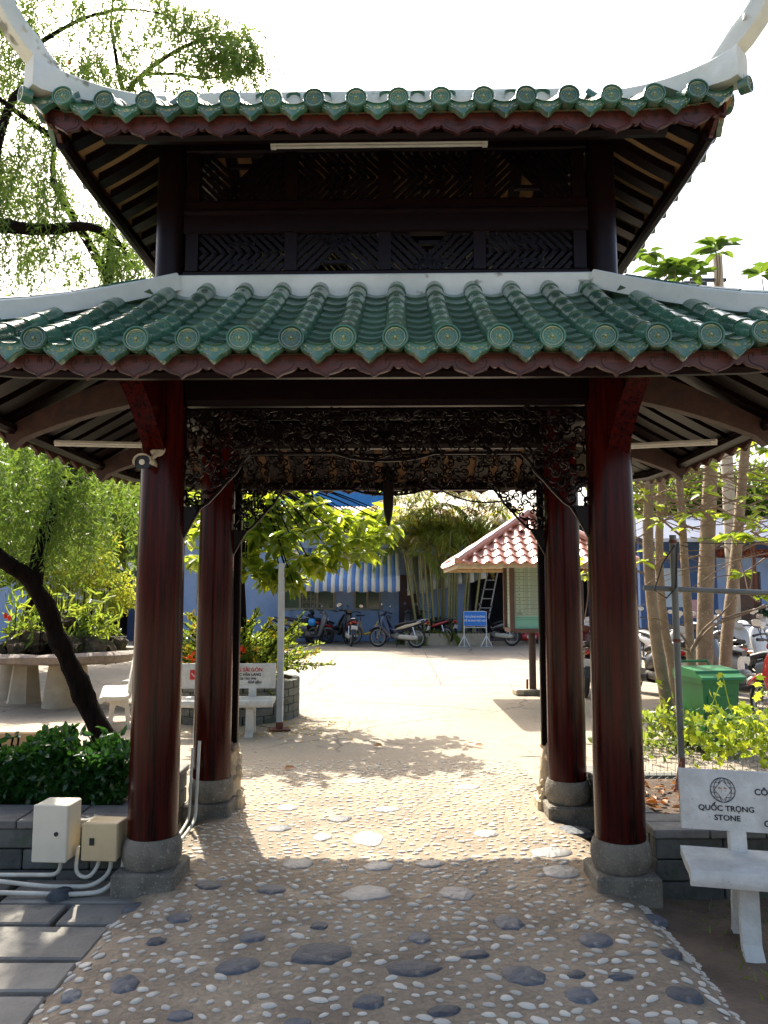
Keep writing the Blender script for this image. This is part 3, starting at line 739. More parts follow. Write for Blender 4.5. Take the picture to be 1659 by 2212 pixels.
# joints between the poured yard panels (recessed strips of dirt, laid just proud of the sheet)
M['joint'] = mat('dirty_joint', (.13, .105, .08), (.09, .07, .055), 20, .95)
def joint(a, b, w=.02):
    a, b = Vector((*a, 0)), Vector((*b, 0)); d = (b - a).normalized(); s = Vector((-d.y, d.x, 0)) * w / 2
    n = 24; V = []; F = []
    for i in range(n + 1):
        p = a.lerp(b, i / n) + s * 1.5 * random.uniform(-1, 1); k = random.uniform(.5, 1.3)
        for q in (p - s * k, p + s * k): V.append((q.x, q.y, gh(q.x, q.y) + .004))
    for i in range(n): F.append((2 * i, 2 * i + 1, 2 * i + 3, 2 * i + 2))
    mm = MB(); mm.add(V, F); mm.build('expansion_joint', M['joint'], GROUND, 0)
for a, b in (((-7, 13.7), (7, 13.6), ), ((-1.3, 13.7), (-1.2, 20.2)), ((1.0, 13.7), (1.1, 21)), ((3.4, 13.6), (3.6, 21)), ((-7, 20.3), (8, 20.6)), ((-4.6, 13.7), (-5, 20.3)), ((-1.2, 7.9), (2.0, 7.75))): joint(a, b)
# crowned path through the gate
def ph(x, y):
    k = 1 - sst(6.6, 8.0, y)
    e = sst(1.12, 1.50, abs(x)); 
    return .004 - .10 * e * e * k + .006 * math.sin(x * 3.1 + y * 2.3) * (1 - e) * k + (.0 if k > 0 else 0) - .004 * (1 - k)
nX, nY = 41, 70; V = []; F = []
for j in range(nY):
    y = -1.5 + 9.6 * j / (nY - 1)
    for i in range(nX):
        hw = 1.50 + .03 * math.sin(y * 4.1) + .02 * math.sin(y * 9.7); x = hw * (-1 + 2 * i / (nX - 1)); V.append((x, y + (.25 * math.sin(x * 2.2) + .12 * math.sin(x * 7) if j == nY - 1 else 0), ph(x, y)))
for j in range(nY - 1):
    for i in range(nX - 1): a = j * nX + i; F.append((a, a + 1, a + nX + 1, a + nX))
m = MB(); m.add(V, F); PATH = tag(m.build('pebble_path', M['path'], None, 60), kind='structure')
# pebbles
M['pebble'] = mat('white_pebble', (.64, .59, .49), (.48, .43, .35), 30, .75, .3, 80, c3=(.12, .10, .08), s3=60, f3=.63, rnd=.22)
M['slate'] = mat('dark_river_stone', (.088, .098, .112), (.045, .052, .063), 14, .65, .5, 30, rnd=.35, c3=(.16, .16, .155), s3=8, f3=.62)
M['slate_l'] = mat('pale_river_stone', (.27, .265, .245), (.17, .17, .165), 14, .55, .5, 30, rnd=.2)
def pebble_mesh(seed):
    rr = random.Random(seed); m = MB(); n = 7; V = []; F = []; f = [rr.uniform(.72, 1.2) for _ in range(n)]
    for r, z in ((1, -.25), (.98, .15), (.68, .62)):
        for k in range(n):
            a = 2 * math.pi * k / n; V.append((r * f[k] * math.cos(a), r * f[k] * .66 * math.sin(a), z * .55 * rr.uniform(.9, 1.1)))
    V.append((rr.uniform(-.1, .1), 0, .45))
    for i in range(2):
        for k in range(n): j = (k + 1) % n; F.append((i * n + k, i * n + j, i * n + n + j, i * n + n + k))
    for k in range(n): F.append((2 * n + k, 2 * n + (k + 1) % n, 3 * n))
    m.add(V, F); return m
PBM = [pebble_mesh(s) for s in range(8)]; PBE = [p.mesh('pebble', M['pebble'], 80) for p in PBM]
FL = []   # flagstones: position in view, half-length in px, tone
for (px, py, w, asp, tone, rz) in ((695, 2065, 60, .62, 0, .15), (515, 2088, 46, .55, 0, .5), (893, 2098, 56, .5, 0, .1), (1130, 2110, 42, .8, 0, .6), (1285, 2030, 36, .75, 0, -.4), (1097, 1992, 30, 1.0, 0, .2), (797, 2170, 32, .7, 0, .5), (640, 1868, 34, .7, 1, .4), (588, 1926, 28, .7, 0, -.2), (790, 1931, 52, .6, 1, .2), (985, 1930, 38, .7, 1, -.1), (1215, 1887, 36, .8, 1, -.1), (818, 1871, 30, .7, 1, .3), (796, 1812, 30, 1.2, 1, .1), (697, 1808, 18, 1.1, 1, .1), (338, 2034, 20, .7, 0, .2), (388, 1985, 24, .8, 0, .9), (452, 1916, 28, .6, 0, -.4), (270, 2125, 28, 1.0, 0, .3), (155, 2150, 20, 1.0, 0, .4), (1255, 2152, 30, .9, 0, .1), (1476, 2147, 36, .7, 0, -.2), (1447, 2055, 22, .7, 0, .1), (1405, 1971, 30, .6, 0, 0), (905, 2030, 22, .9, 0, .1), (1025, 2065, 30, .5, 0, .2), (548, 2028, 26, .7, 0, .2), (290, 1953, 20, .9, 0, .5), (1190, 1845, 40, .6, 1, .1), (930, 1866, 28, .6, 1, .1), (835, 1752, 26, .6, 1, 0), (620, 1745, 22, .8, 1, 0), (1230, 1790, 45, .5, 0, -.1), (1050, 1805, 26, .7, 1, .2), (770, 1690, 24, .6, 1, 0), (1010, 1700, 26, .6, 1, 0), (735, 1770, 24, .7, 0, .1), (1340, 2110, 24, .5, 0, .1), (980, 2030, 0, 1, 0, 0), (600, 1790, 26, .7, 0, .1), (690, 2005, 18, .8, 0, 0), (1245, 2105, 20, .6, 0, .3), (960, 2190, 34, .5, 0, .2), (390, 2195, 26, .6, 0, .1), (640, 2215, 30, .6, 0, .1)):
    if not w: continue
    p = gnd(px, py); sc = w * (p.y * CT - 1.6 * ST * -1 * -1 + 0) / 1660 if False else w * (p.y * CT + (p.z - 1.6) * ST) / 1660
    FL.append((p.x, p.y, sc * 1.15, asp, tone, rz))
flag_g = []
for i, (x, y, sc, asp, tone, rz) in enumerate(FL):
    rr = random.Random(i + 40); n = 14; mm = MB(); V = []; Fq = []
    f = [rr.uniform(.86, 1.10) for _ in range(n)]; dp = asp * 1.25
    for r, z in ((1.05, -.02), (1.0, .003), (.90, .010), (.5, .013)):
        for k in range(n):
            a = 2 * math.pi * k / n; V.append((sc * r * f[k] * math.cos(a), sc * dp * r * f[k] * math.sin(a), z * rr.uniform(.75, 1.2)))
    V.append((0, 0, .013))
    for q in range(3):
        for k in range(n): j = (k + 1) % n; Fq.append((q * n + k, q * n + j, q * n + n + j, q * n + n + k))
    for k in range(n): Fq.append((3 * n + k, 3 * n + (k + 1) % n, 4 * n))
    mm.add(V, Fq); mm.build('flagstone', M['slate_l' if tone else 'slate'], PATH, 50, loc=(x, y, ph(x, y) - .004), rot=(0, 0, rz))
pts = []; cell = {}
def ok_far(x, y, d):
    kx, ky = int(x / .12), int(y / .12)
    for a in (-1, 0, 1):
        for b in (-1, 0, 1):
            for (u, v) in cell.get((kx + a, ky + b), ()):
                if (u - x) ** 2 + (v - y) ** 2 < d * d: return False
    return True
rr = random.Random(11)
for _ in range(26000):
    x, y = rr.uniform(-1.42, 1.40), rr.uniform(2.5, 7.6)
    if y > 6.3 and rr.random() < (y - 6.3) / 1.4: continue
    if abs(x) > 1.10 and 4.2 < y < 4.75: continue
    if abs(x) > 1.10 and 5.55 < y < 6.2: continue
    if any((x - a) ** 2 + ((y - b) / max(.5, asp * 1.25)) ** 2 < (sc * 1.12 + .015) ** 2 for a, b, sc, asp, _t, _r in FL): continue
    d = .058 if y < 4.6 else .053
    if rr.random() < .25: d *= 1.35
    if not ok_far(x, y, d): continue
    pts.append((x, y)); cell.setdefault((int(x / .12), int(y / .12)), []).append((x, y))
# the pebbled kerb line along the right shoulder
edge = []
for k in range(260):
    y = rr.uniform(2.7, 4.25); x = 1.40 + .035 * rr.uniform(-1, 1) + .03 * math.sin(y * 4.1); edge.append((x, y))
allp = [(x, y, 1.0) for x, y in pts] + [(x, y, .75) for x, y in edge]
allp.sort(key=lambda p: p[1])
rest = MB(); cnt = 0
for x, y, k in allp:
    s = k * (.0145 + .0165 * rr.random() ** 1.4) * (1.0 if y < 5 else .9); rz = rr.uniform(-.9, .9); i = rr.randrange(8)
    slope = (ph(x + .03, y) - ph(x - .03, y)) / .06
    Mx = Matrix.Translation((x, y, ph(x, y) + .002)) @ Matrix.Rotation(-math.atan(slope), 4, 'Y') @ Matrix.Rotation(rz, 4, 'Z') @ Matrix.Diagonal((s * rr.uniform(.95, 1.35), s * rr.uniform(.9, 1.15), s * rr.uniform(.45, .75), 1))
    if cnt < 300 and k == 1.0 and y > 3.0:
        link('pebble', PBE[i], PATH, mx=Mx); cnt += 1
    else:
        b = len(rest.v); rest.v.extend([tuple(Mx @ Vector(v)) for v in PBM[i].v])
        for f in PBM[i].f: rest.f.append(tuple(q + b for q in f)); rest.m.append(0)
tag(rest.build('far_pebbles', M['pebble'], PATH, 80), kind='stuff')

# left pavers
PAVE = tag(MB().bbox(-5.5, -1.42, 1.8, 4.62, -.30, -.075).build('paved_strip', M['soil'], None, 0), kind='structure')
rows = [(4.60, 4.29), (4.255, 4.03), (3.985, 3.66), (3.615, 3.375), (3.33, 3.05), (3.01, 2.7), (2.66, 2.3)]
for j, (y1, y0) in enumerate(rows):
    x = -1.33 - .012 * j; k = 0; first = [.72, .30, .62, .55, .45, .5, .6][j]
    while x > -4.4:
        w = first if k == 0 else random.choice((.42, .55, .62)); 
        mm = MB(); mm.rbox((x - w / 2, (y0 + y1) / 2, -.062), (w, y1 - y0, .05), .008, rz=random.uniform(-.02, .02), rx=random.uniform(-.012, .012)); mm.build('paver', M['slab'], PAVE, 0)
        x -= w + random.uniform(.03, .05); k += 1
# right bare soil strip
nx_, ny_ = 24, 22; V = []; F = []
for j in range(ny_):
    y = 1.6 + 2.95 * j / (ny_ - 1)
    for i in range(nx_):
        x = 1.38 + 3.6 * i / (nx_ - 1); V.append((x, y, -.055 + .03 * mnoise.noise((x * 2.2, y * 2.2, 0)) + .02 * mnoise.noise((x * 7, y * 7, 3)) - .01))
for j in range(ny_ - 1):
    for i in range(nx_ - 1): a = j * nx_ + i; F.append((a, a + 1, a + nx_ + 1, a + nx_))
M['dirt'] = mat('packed_earth', (.15, .105, .068), (.075, .05, .032), 3.5, .95, .7, 40, c3=(.07, .07, .03), s3=5, f3=.60)
m = MB(); m.add(V, F); DIRT = tag(m.build('bare_earth', M['dirt'], None, 60), kind='structure')

# block-walled planters either side of the gate
def block_course(root, a, b, z0, z1, n, th, mt='block', nm='block', stag=0):
    a, b = Vector(a), Vector(b); d = (b - a); L = d.length; d.normalize(); ang = math.atan2(d.y, d.x); w = L / n
    for k in range(n + (1 if stag else 0)):
        s0 = max(0, k * w - (w / 2 if stag else 0)); s1 = min(L, (k + 1) * w - (w / 2 if stag else 0))
        if s1 - s0 < .03: continue
        c = a + d * (s0 + s1) / 2
        mm = MB(); mm.rbox((0, 0, 0), (s1 - s0 - .008, th + random.uniform(-.006, .006), z1 - z0 - .008), .006)
        mm.build(nm, M[mt], root, 0, loc=(c.x, c.y, (z0 + z1) / 2), rot=(0, 0, ang))
def planter(name, x0, x1, y0, y1, h, label, zb=-.10):
    o = empty(name, ((x0 + x1) / 2, (y0 + y1) / 2, 0), 0, label, 'planter'); lx, ly = (x1 - x0) / 2, (y1 - y0) / 2
    th = .10; cz = .05; hc = (h - cz - zb) / 3
    for c in range(3):
        z0 = zb + c * hc
        block_course(o, (-lx, -ly + th / 2), (lx, -ly + th / 2), z0, z0 + hc, max(2, int(2 * lx / .36)), th, stag=c % 2)
        block_course(o, (-lx, ly - th / 2), (lx, ly - th / 2), z0, z0 + hc, max(2, int(2 * lx / .36)), th, stag=c % 2)
        for s in (-1, 1): block_course(o, (s * (lx - th / 2), -ly + th), (s * (lx - th / 2), ly - th), z0, z0 + hc, max(2, int(2 * ly / .36)), th, stag=c % 2)
    n = int(2 * lx / .30)
    for r_, (w0, w1) in enumerate(((-ly - .02, -ly + .145), (-ly + .15, -ly + .31))):
        for k in range(n):
            q0 = -lx - .01 + (2 * lx + .02) * k / n; mm = MB(); mm.rbox((0, 0, 0), ((2 * lx + .02) / n - .007, w1 - w0, cz - .004), .006)
            mm.build('coping_slab', M['coping'], o, 0, loc=(q0 + lx / n, (w0 + w1) / 2, h - cz / 2 + random.uniform(-.002, .002)))
    for s in (-1, 1):
        k0 = -ly + .32; nn = max(1, int((2 * ly - .32) / .3))
        for k in range(nn):
            mm = MB(); mm.rbox((0, 0, 0), (.13, (2 * ly - .32) / nn - .007, cz - .004), .006); mm.build('coping_slab', M['coping'], o, 0, loc=(s * (lx - .055), k0 + (2 * ly - .32) / nn * (k + .5), h - cz / 2))
    mm = MB(); mm.bbox(-lx + .101, lx - .101, -ly + .101, ly - .101, zb, h - .075); mm.build('planter_soil', M['soil'], o, 0)
    return o
PL = planter('block_planter', -4.6, -1.50, 4.60, 6.05, .30, 'dark block planter holding the clipped hedge left of the gate')
PR = planter('block_planter', 1.50, 4.9, 4.42, 6.0, .30, 'dark block planter with flat coping right of the gate')
# ------------------------------------------------------------------ lettering
def text_mesh(body, size, mt, ext=.0006, align='LEFT', shear=0.0):
    cu = bpy.data.curves.new('lettering', 'FONT'); cu.body = body; cu.size = size; cu.extrude = ext; cu.align_x = align; cu.resolution_u = 3; cu.shear = shear; cu.offset = size * .022
    ob = bpy.data.objects.new('lettering_tmp', cu); COL.objects.link(ob)
    dg = bpy.context.evaluated_depsgraph_get(); me = bpy.data.meshes.new_from_object(ob.evaluated_get(dg))
    bpy.data.objects.remove(ob); me.materials.clear(); me.materials.append(mt); return me
def letters(body, size, mt, parent, loc, rot=(R(90), 0, 0), align='LEFT', sx=1.0, shear=0.0):
    o = link('lettering', text_mesh(body, size, mt, align=align, shear=shear), parent, loc=loc, rot=rot); o.scale = (sx, 1, 1); return o

# ------------------------------------------------------------------ switch boxes, conduits, loose stone
M['box_white'] = mat('painted_steel_box', (.62, .58, .46), (.55, .51, .40), 5, .4, .05, c3=(.35, .28, .18), s3=6, f3=.72)
M['box_cream'] = mat('yellowed_steel_box', (.56, .44, .25), (.47, .36, .20), 5, .45, .05, c3=(.30, .20, .10), s3=6, f3=.70)
M['pvc'] = mat('white_conduit', (.56, .54, .46), (.42, .40, .33), 8, .5, .1)
M['dark'] = mat('dark_gap', (.01, .01, .01), None, 5, .6)
def switch_box(px0, px1, pyt, pyb, d, depth, mt, label, hole, rz):
    a = at(px0, pyb, d); b = at(px1, pyt, d); w, h = b.x - a.x, b.z - a.z
    o = empty('switch_box', ((a.x + b.x) / 2, d + depth / 2, a.z), rz, label, 'electrical box', 'switch boxes by the left planter')
    m = MB(); m.rbox((0, .008, h / 2), (w, depth - .016, h), .006); m.build('box_case', M[mt], o)
    m = MB(); m.rbox((0, -depth / 2 + .006, h / 2), (w + .004, .018, h + .004), .005); dr = m.build('box_door', M[mt], o)
    m = MB(); x, z, r = hole
    if r > 0: m.lathe([(.0001, 0), (r, 0), (r, .004), (.0001, .005)], 14, (x * w, -depth / 2 - .003, z * h), Matrix.Rotation(R(90), 4, 'X'), cap=False)
    else: m.box((x * w, -depth / 2 - .005, z * h), (.026, .006, .038))
    m.build('lock', M['dark'], dr); return o
switch_box(69, 150, 1740, 1863, 4.36, .17, 'box_white', 'tall off-white steel switch box against the left planter wall', (.20, .50, .012), R(-4))
switch_box(176, 256, 1780, 1860, 4.38, .15, 'box_cream', 'short yellowed switch box beside the front left column', (-.20, .52, 0), R(-4))
def conduit(P, r, label):
    o = MB(); Q = [Vector(p) for p in P]; C2 = [Q[0]]
    for i in range(1, len(Q) - 1):
        a, b, c = Q[i - 1], Q[i], Q[i + 1]; k = min(.06, (b - a).length / 2.1, (c - b).length / 2.1); p, q = b + (a - b).normalized() * k, b + (c - b).normalized() * k
        for t in (0, .25, .5, .75, 1): C2.append((p * (1 - t) + b * t) * (1 - t) + (b * (1 - t) + q * t) * t)
    C2.append(Q[-1]); o.tube(C2, r * .72, 10); ob = o.build('conduit_pipe', M['pvc'], None, 40); tag(ob, label, 'pipe', 'conduits under the switch boxes'); return ob
zg = -.03
conduit([(-2.6, 4.46, .04), (-1.98, 4.46, .04), (-1.80, 4.46, .04), (-1.80, 4.46, .20)], .016, 'white conduit rising into the left end of the tall switch box')
conduit([(-2.5, 4.30, zg), (-2.42, 4.40, .06), (-1.85, 4.40, .0), (-1.60, 4.40, .0), (-1.52, 4.46, .05), (-1.52, 4.46, .2)], .017, 'long white conduit sweeping under both switch boxes')
conduit([(-2.4, 4.20, zg), (-2.30, 4.33, .0), (-1.70, 4.34, -.02), (-1.52, 4.36, -.015), (-1.45, 4.46, .06), (-1.45, 4.46, .2)], .018, 'lowest white conduit lying on the pavers by the column')
conduit([(-1.70, 4.44, .2), (-1.70, 4.42, .06), (-1.62, 4.40, .04), (-1.58, 4.44, .1), (-1.58, 4.44, .2)], .015, 'short looped conduit joining the two switch boxes')
conduit([(-1.35, 4.85, -.02), (-1.33, 5.35, -.01), (-1.31, 5.53, .03), (-1.315, 5.62, .55)], .016, 'white conduit climbing beside the rear left column')
conduit([(-1.38, 4.85, -.02), (-1.37, 5.35, -.01), (-1.36, 5.55, .03), (-1.365, 5.63, .50)], .014, 'thinner conduit leaning beside the rear left column')
m = pebble_mesh(77); V = [(v[0] * .085, v[1] * .085, v[2] * .11) for v in m.v]; m.v = V
st = m.build('loose_stone', M['slate'], None, 80, loc=gnd(133, 1936, -.03), rot=(0, .2, 1.2)); tag(st, 'smooth dark river stone lying loose on the pavers', 'stone')

# ------------------------------------------------------------------ terrazzo benches
def make_bench(name, L, label, grp, loc, rz, zrel=0.0, mt='granite_white'):
    o = empty(name, loc, rz, label, 'bench', grp)
    prof = [(-.165, .335), (-.172, .355), (-.170, .385), (-.155, .405), (-.12, .412), (0, .405), (.12, .408), (.16, .418), (.16, .375), (.0, .362), (-.09, .366), (-.12, .355), (-.135, .330)]
    m = MB(); m.prism(prof[::-1], L, Matrix(((0, 0, 1, -L / 2), (1, 0, 0, 0), (0, 1, 0, 0), (0, 0, 0, 1)))); m.build('seat', M[mt], o, 40)
    bp = [(.150, .505), (.170, .64), (.190, .765), (.205, .785), (.225, .785), (.235, .765), (.215, .64), (.195, .505)]
    m = MB(); m.prism(bp[::-1], L * .985, Matrix(((0, 0, 1, -L * .985 / 2), (1, 0, 0, 0), (0, 1, 0, 0), (0, 0, 0, 1)))); bk = m.build('backrest', M[mt], o, 40)
    for s in (-1, 1):
        x = s * (L / 2 - .27)
        m = MB(); m.prism([(-.13, 0), (-.12, .02), (-.07, .06), (-.055, .30), (-.11, .335), (-.11, .372), (.15, .372), (.15, .30), (.175, .06), (.21, .0), (.14, .0), (.115, .24), (.02, .28), (.0, .24), (-.02, .05), (-.05, .0)][::-1], .085, Matrix(((0, 0, 1, x - .0425), (1, 0, 0, 0), (0, 1, 0, 0), (0, 0, 0, 1)))); m.build('leg', M[mt], o, 30)
        m = MB(); m.rbox((x, .165, .44), (.085, .05, .18), .008, rx=R(-8)); m.build('back_post', M[mt], o, 30)
    return o, bk
BA = R(-13); bx0, by0 = 1.46, 3.88
cb = (bx0 + .65 * math.cos(BA), by0 + .65 * math.sin(BA), -.085)
b1, bk = make_bench('stone_bench', 1.30, 'speckled white stone bench with printed globe logo in the right foreground', 'white stone benches', cb, BA)
def on_back(x, z): 
    """point just in front of the reclined backrest"""
    t = (z - .505) / .26; return (x, .150 + .04 * t - .0028, z)
BR = (R(90 - 8.7), 0, 0)
x0 = -.64
lg = letters('QUỐC TRỌNG', .036, M['black'], bk, on_back(x0 + .215, .597), BR, 'CENTER', 1.08)
lg = letters('STONE', .036, M['black'], bk, on_back(x0 + .218, .553), BR, 'CENTER', 1.08)
letters('CÔNG', .042, M['black'], bk, on_back(x0 + .352, .680), BR, 'LEFT', 1.0)
letters('Cú', .042, M['black'], bk, on_back(x0 + .385, .535), BR, 'LEFT', 1.0)
gx, gz, gr = x0 + .205, .695, .058; gl = MB()
def gp(x, z): return Vector(on_back(gx + x, gz + z))
for k in range(1):
    gl.tube([gp(gr * math.cos(a), gr * math.sin(a)) for a in np.linspace(0, 6.2832, 29)], .0022, 4)
for k in (.33, .72): 
    gl.tube([gp(gr * k * math.sin(a), gr * math.cos(a)) for a in np.linspace(0, math.pi, 13)], .0013, 4); gl.tube([gp(-gr * k * math.sin(a), gr * math.cos(a)) for a in np.linspace(0, math.pi, 13)], .0013, 4)
for z in (-.6, -.22, .22, .6):
    w = math.sqrt(1 - z * z) * gr; gl.tube([gp(-w, z * gr), gp(w, z * gr)], .0012, 4)
gl.build('globe_emblem', M['black'], bk, 0)
dm = [(0, .048), (.040, 0), (0, -.048), (-.040, 0)]
gd = MB(); gd.add([gp(x, z) + Vector((0, -.0022, 0)) for x, z in dm], [(0, 3, 2, 1)]); gd.build('emblem_diamond', M['granite_white'], bk, 0)
gl = MB(); gl.tube([gp(x, z) + Vector((0, -.002, 0)) for x, z in dm + [dm[0]]], .0016, 4); gl.build('emblem_outline', M['black'], bk, 0)
M['tan_print'] = mat('tan_print', (.42, .20, .08), None, 10, .6)
gm = MB()
for (x, z, w) in ((-.016, .010, .008), (-.008, .008, .006), (-.004, -.001, .004), (.008, .010, .007), (.015, .008, .006), (.012, -.003, .004)):
    n = 6; gm.add([gp(x + w * math.cos(6.28 * k / n) * random.uniform(.6, 1.1), z + w * .6 * math.sin(6.28 * k / n)) + Vector((0, -.0028, 0)) for k in range(n)], [tuple(range(n))[::-1]])
gm.build('emblem_map', M['tan_print'], bk, 0)
# bench in front of the round planter
p = gnd(478, 1590, 0); b2, bk2 = make_bench('stone_bench', 1.12, 'white stone bench with red and black lettering before the round block planter', 'white stone benches', (p.x + .02, p.y + .05, -.005), R(2))
zt = .70
letters('VĂN LANG SÀI GÒN', .062, M['red_print'], bk2, on_back(.40, .695), BR, 'RIGHT', .92)
letters('VỚI ĐẠI HỌC VĂN LANG', .046, M['black'], bk2, on_back(.385, .645), BR, 'RIGHT', .92)
letters('Hotline 028 7303 3999', .034, M['black'], bk2, on_back(.33, .603), BR, 'RIGHT', .95)
letters('Kính tặng', .044, M['black'], bk2, on_back(.39, .562), BR, 'RIGHT', .9, .35)
m = MB(); m.box(on_back(-.385, .66), (.10, .004, .11), rx=R(-8.7)); m.build('red_emblem', M['red_print'], bk2, 0)
m = MB(); q = on_back(-.385, .66); m.tube([(q[0] - .03, q[1] - .006, q[2] + .02), (q[0], q[1] - .0035, q[2] - .02), (q[0] + .035, q[1] - .008, q[2] + .03)], .006, 4); m.build('emblem_tick', M['white_paint'], bk2, 0)
p = gnd(276, 1572, 0); make_bench('stone_bench', 1.15, 'white stone bench end-on beside the leaning trunk', 'white stone benches', (-3.30, 9.63, -.005), R(-72))
p = gnd(300, 1546, 0); make_bench('stone_bench', 1.15, 'farther white stone bench facing the rockery basin', 'white stone benches', (-3.48, 11.25, -.005), R(-84))

# ------------------------------------------------------------------ rockery basin on pedestals
M['rock'] = mat('rockery_rock', (.085, .066, .042), (.03, .025, .018), 5, .95, 1.0, 14, spec=.1, c3=(.06, .075, .025), s3=6, f3=.58)
M['rough_stone'] = mat('hewn_basin_stone', (.25, .20, .16), (.15, .12, .10), 6, .85, .8, 18)
M['pedestal'] = mat('cast_pedestal', (.42, .36, .26), (.33, .28, .20), 5, .8, .2, 40)
tb = Vector((-4.75, 11.4, -.005))
T = empty('rockery_basin', tb, 0, 'hewn stone basin on stout pedestals behind the leaning trunk', 'basin')
m = MB(); V = []; n = 30
prof = [(.6, .60), (1.02, .62), (1.12, .66), (1.15, .74), (1.10, .775), (1.02, .775), (1.0, .71), (0.001, .71)]
rr = random.Random(3); ja = [1 + .05 * math.sin(3 * a) + .02 * rr.uniform(-1, 1) for a in np.linspace(0, 6.28, n, endpoint=False)]
for r, z in prof:
    for k in range(n): a = 6.2832 * k / n; V.append((r * 1.08 * ja[k] * math.cos(a), r * ja[k] * math.sin(a) * .85, z + .012 * rr.uniform(-1, 1)))
F = [(i * n + k, i * n + (k + 1) % n, i * n + n + (k + 1) % n, i * n + n + k) for i in range(len(prof) - 1) for k in range(n)] + [tuple(range(n - 1, -1, -1))]
m.add(V, F); m.build('basin_bowl', M['rough_stone'], T, 40)
for (px, py, sq) in ((38, 1520, 1), (112, 1531, 0), (150, 1518, 0), (5, 1512, 0)):
    g = gnd(px, py) + Vector((0, .2, 0)) - tb; g.z = 0; m = MB()
    if sq: m.lathe([(.27, 0), (.25, .03), (.185, .56), (.22, .60)], 6, g)
    else: m.lathe([(.22, 0), (.215, .05), (.145, .57), (.18, .605)], 20, g)
    m.build('pedestal', M['pedestal'], T, 35)
RK = empty('rockery', tb + Vector((0, 0, .71)), 0, 'mossy rockery heap piled in the stone basin', 'rockery')
def rock_mb(s, seed):
    rr = random.Random(seed); m = MB(); n, k2 = 10, 6; V = []; 
    for i in range(k2 + 1):
        th = math.pi * i / k2
        for k in range(n):
            a = 6.2832 * k / n; v = Vector((math.sin(th) * math.cos(a), math.sin(th) * math.sin(a), math.cos(th))); d = 1 + .7 * mnoise.noise(v * 1.6 + Vector((seed * 3.1, 0, 0))) + .35 * mnoise.noise(v * 4 + Vector((0, seed, 0)))
            V.append(v * (s * d))
    F = [(i * n + k, i * n + n + k, i * n + n + (k + 1) % n, i * n + (k + 1) % n) for i in range(k2) for k in range(n)]
    m.add(V, F); return m
rr = random.Random(9)
for k in range(64):
    a = rr.uniform(0, 6.28); r = rr.random() ** .6 * .85; h = max(0, .62 * (1 - r / .95)) * rr.uniform(.4, 1)
    rm = rock_mb(rr.uniform(.08, .20), k); o = rm.build('rock', M['rock'], RK, 25, loc=(r * math.cos(a), r * math.sin(a) * .8, h), rot=(rr.uniform(0, 3), rr.uniform(0, 3), 0)); o.scale = (1, 1, rr.uniform(.6, 1.2))
# low kerb wall left of the trunk
m = MB(); m.rbox((0, 0, .145), (2.2, .22, .29), .015); kw = m.build('low_kerb_wall', mat('ochre_render', (.40, .26, .12), (.30, .19, .09), 5, .8, .2), None, 30, loc=(at(152, 1580, 7.6).x - 1.1, 7.6, -.01)); tag(kw, 'low ochre kerb wall behind the left hedge', 'kerb')

# ------------------------------------------------------------------ round block planter, pole, stake block
RPc = Vector((-1.98, 10.35, -.005)); RPr = .86
RP = empty('round_planter', RPc, 0, 'round planter of curved grey blocks behind the lettered bench', 'planter')
M['grey_block'] = mat('grey_planter_block', (.13, .135, .12), (.08, .085, .075), 8, .85, .4, 30, rnd=.2, c3=(.055, .065, .045), s3=4, f3=.58)
for c in range(5):
    n = 20
    for k in range(n):
        a0 = 6.2832 * (k + (.5 if c % 2 else 0)) / n + .010; a1 = 6.2832 * (k + 1 + (.5 if c % 2 else 0)) / n - .010; z0, z1 = c * .098 + .002, (c + 1) * .098 - .006
        m = MB(); V = []; q = 4
        for i in range(q + 1):
            a = a0 + (a1 - a0) * i / q
            for r, z in ((RPr, z0), (RPr, z1), (RPr - .10, z1), (RPr - .10, z0)): V.append((r * math.cos(a), r * math.sin(a), z))
        F = [(i * 4 + s, i * 4 + 4 + s, i * 4 + 4 + (s + 1) % 4, i * 4 + (s + 1) % 4) for i in range(q) for s in range(4)] + [(0, 1, 2, 3), (q * 4 + 3, q * 4 + 2, q * 4 + 1, q * 4)]
        m.add(V, F); m.build('block', M['grey_block'], RP, 20)
m = MB(); m.lathe([(RPr - .101, 0), (RPr - .101, .43), (.001, .46)], 24); m.build('planter_soil', M['soil'], RP, 40)
M['galv'] = mat('galvanised_steel', (.42, .46, .48), (.33, .36, .38), 6, .45, .05, metal=.0)
p = gnd(604, 1577); o = empty('steel_pole', p, 0, 'grey square steel pole with rusty foot beside the round planter', 'pole')
m = MB(); m.rbox((0, 0, 1.0), (.072, .072, 1.9), .006); m.build('pole_shaft', M['galv'], o, 30)
M['rust'] = mat('rusty_steel', (.17, .055, .03), (.09, .03, .02), 12, .85, .3)
m = MB(); m.rbox((0, 0, .012), (.24, .20, .016), .004, rz=.2); m.rbox((0, 0, .05), (.080, .080, .09), .004); m.build('base_plate', M['rust'], o, 30)
p = gnd(1135, 1500); o = empty('stake_block', p + Vector((0, 0, -.003)), .1, 'small concrete block holding a short stake on the yard', 'block')
m = MB(); m.rbox((0, 0, .045), (.36, .26, .09), .015); m.build('block_base', M['pedestal'], o); m = MB(); m.tube([(.03, 0, .08), (.035, 0, .24)], .018, 8); m.build('stake', M['rust'], o)

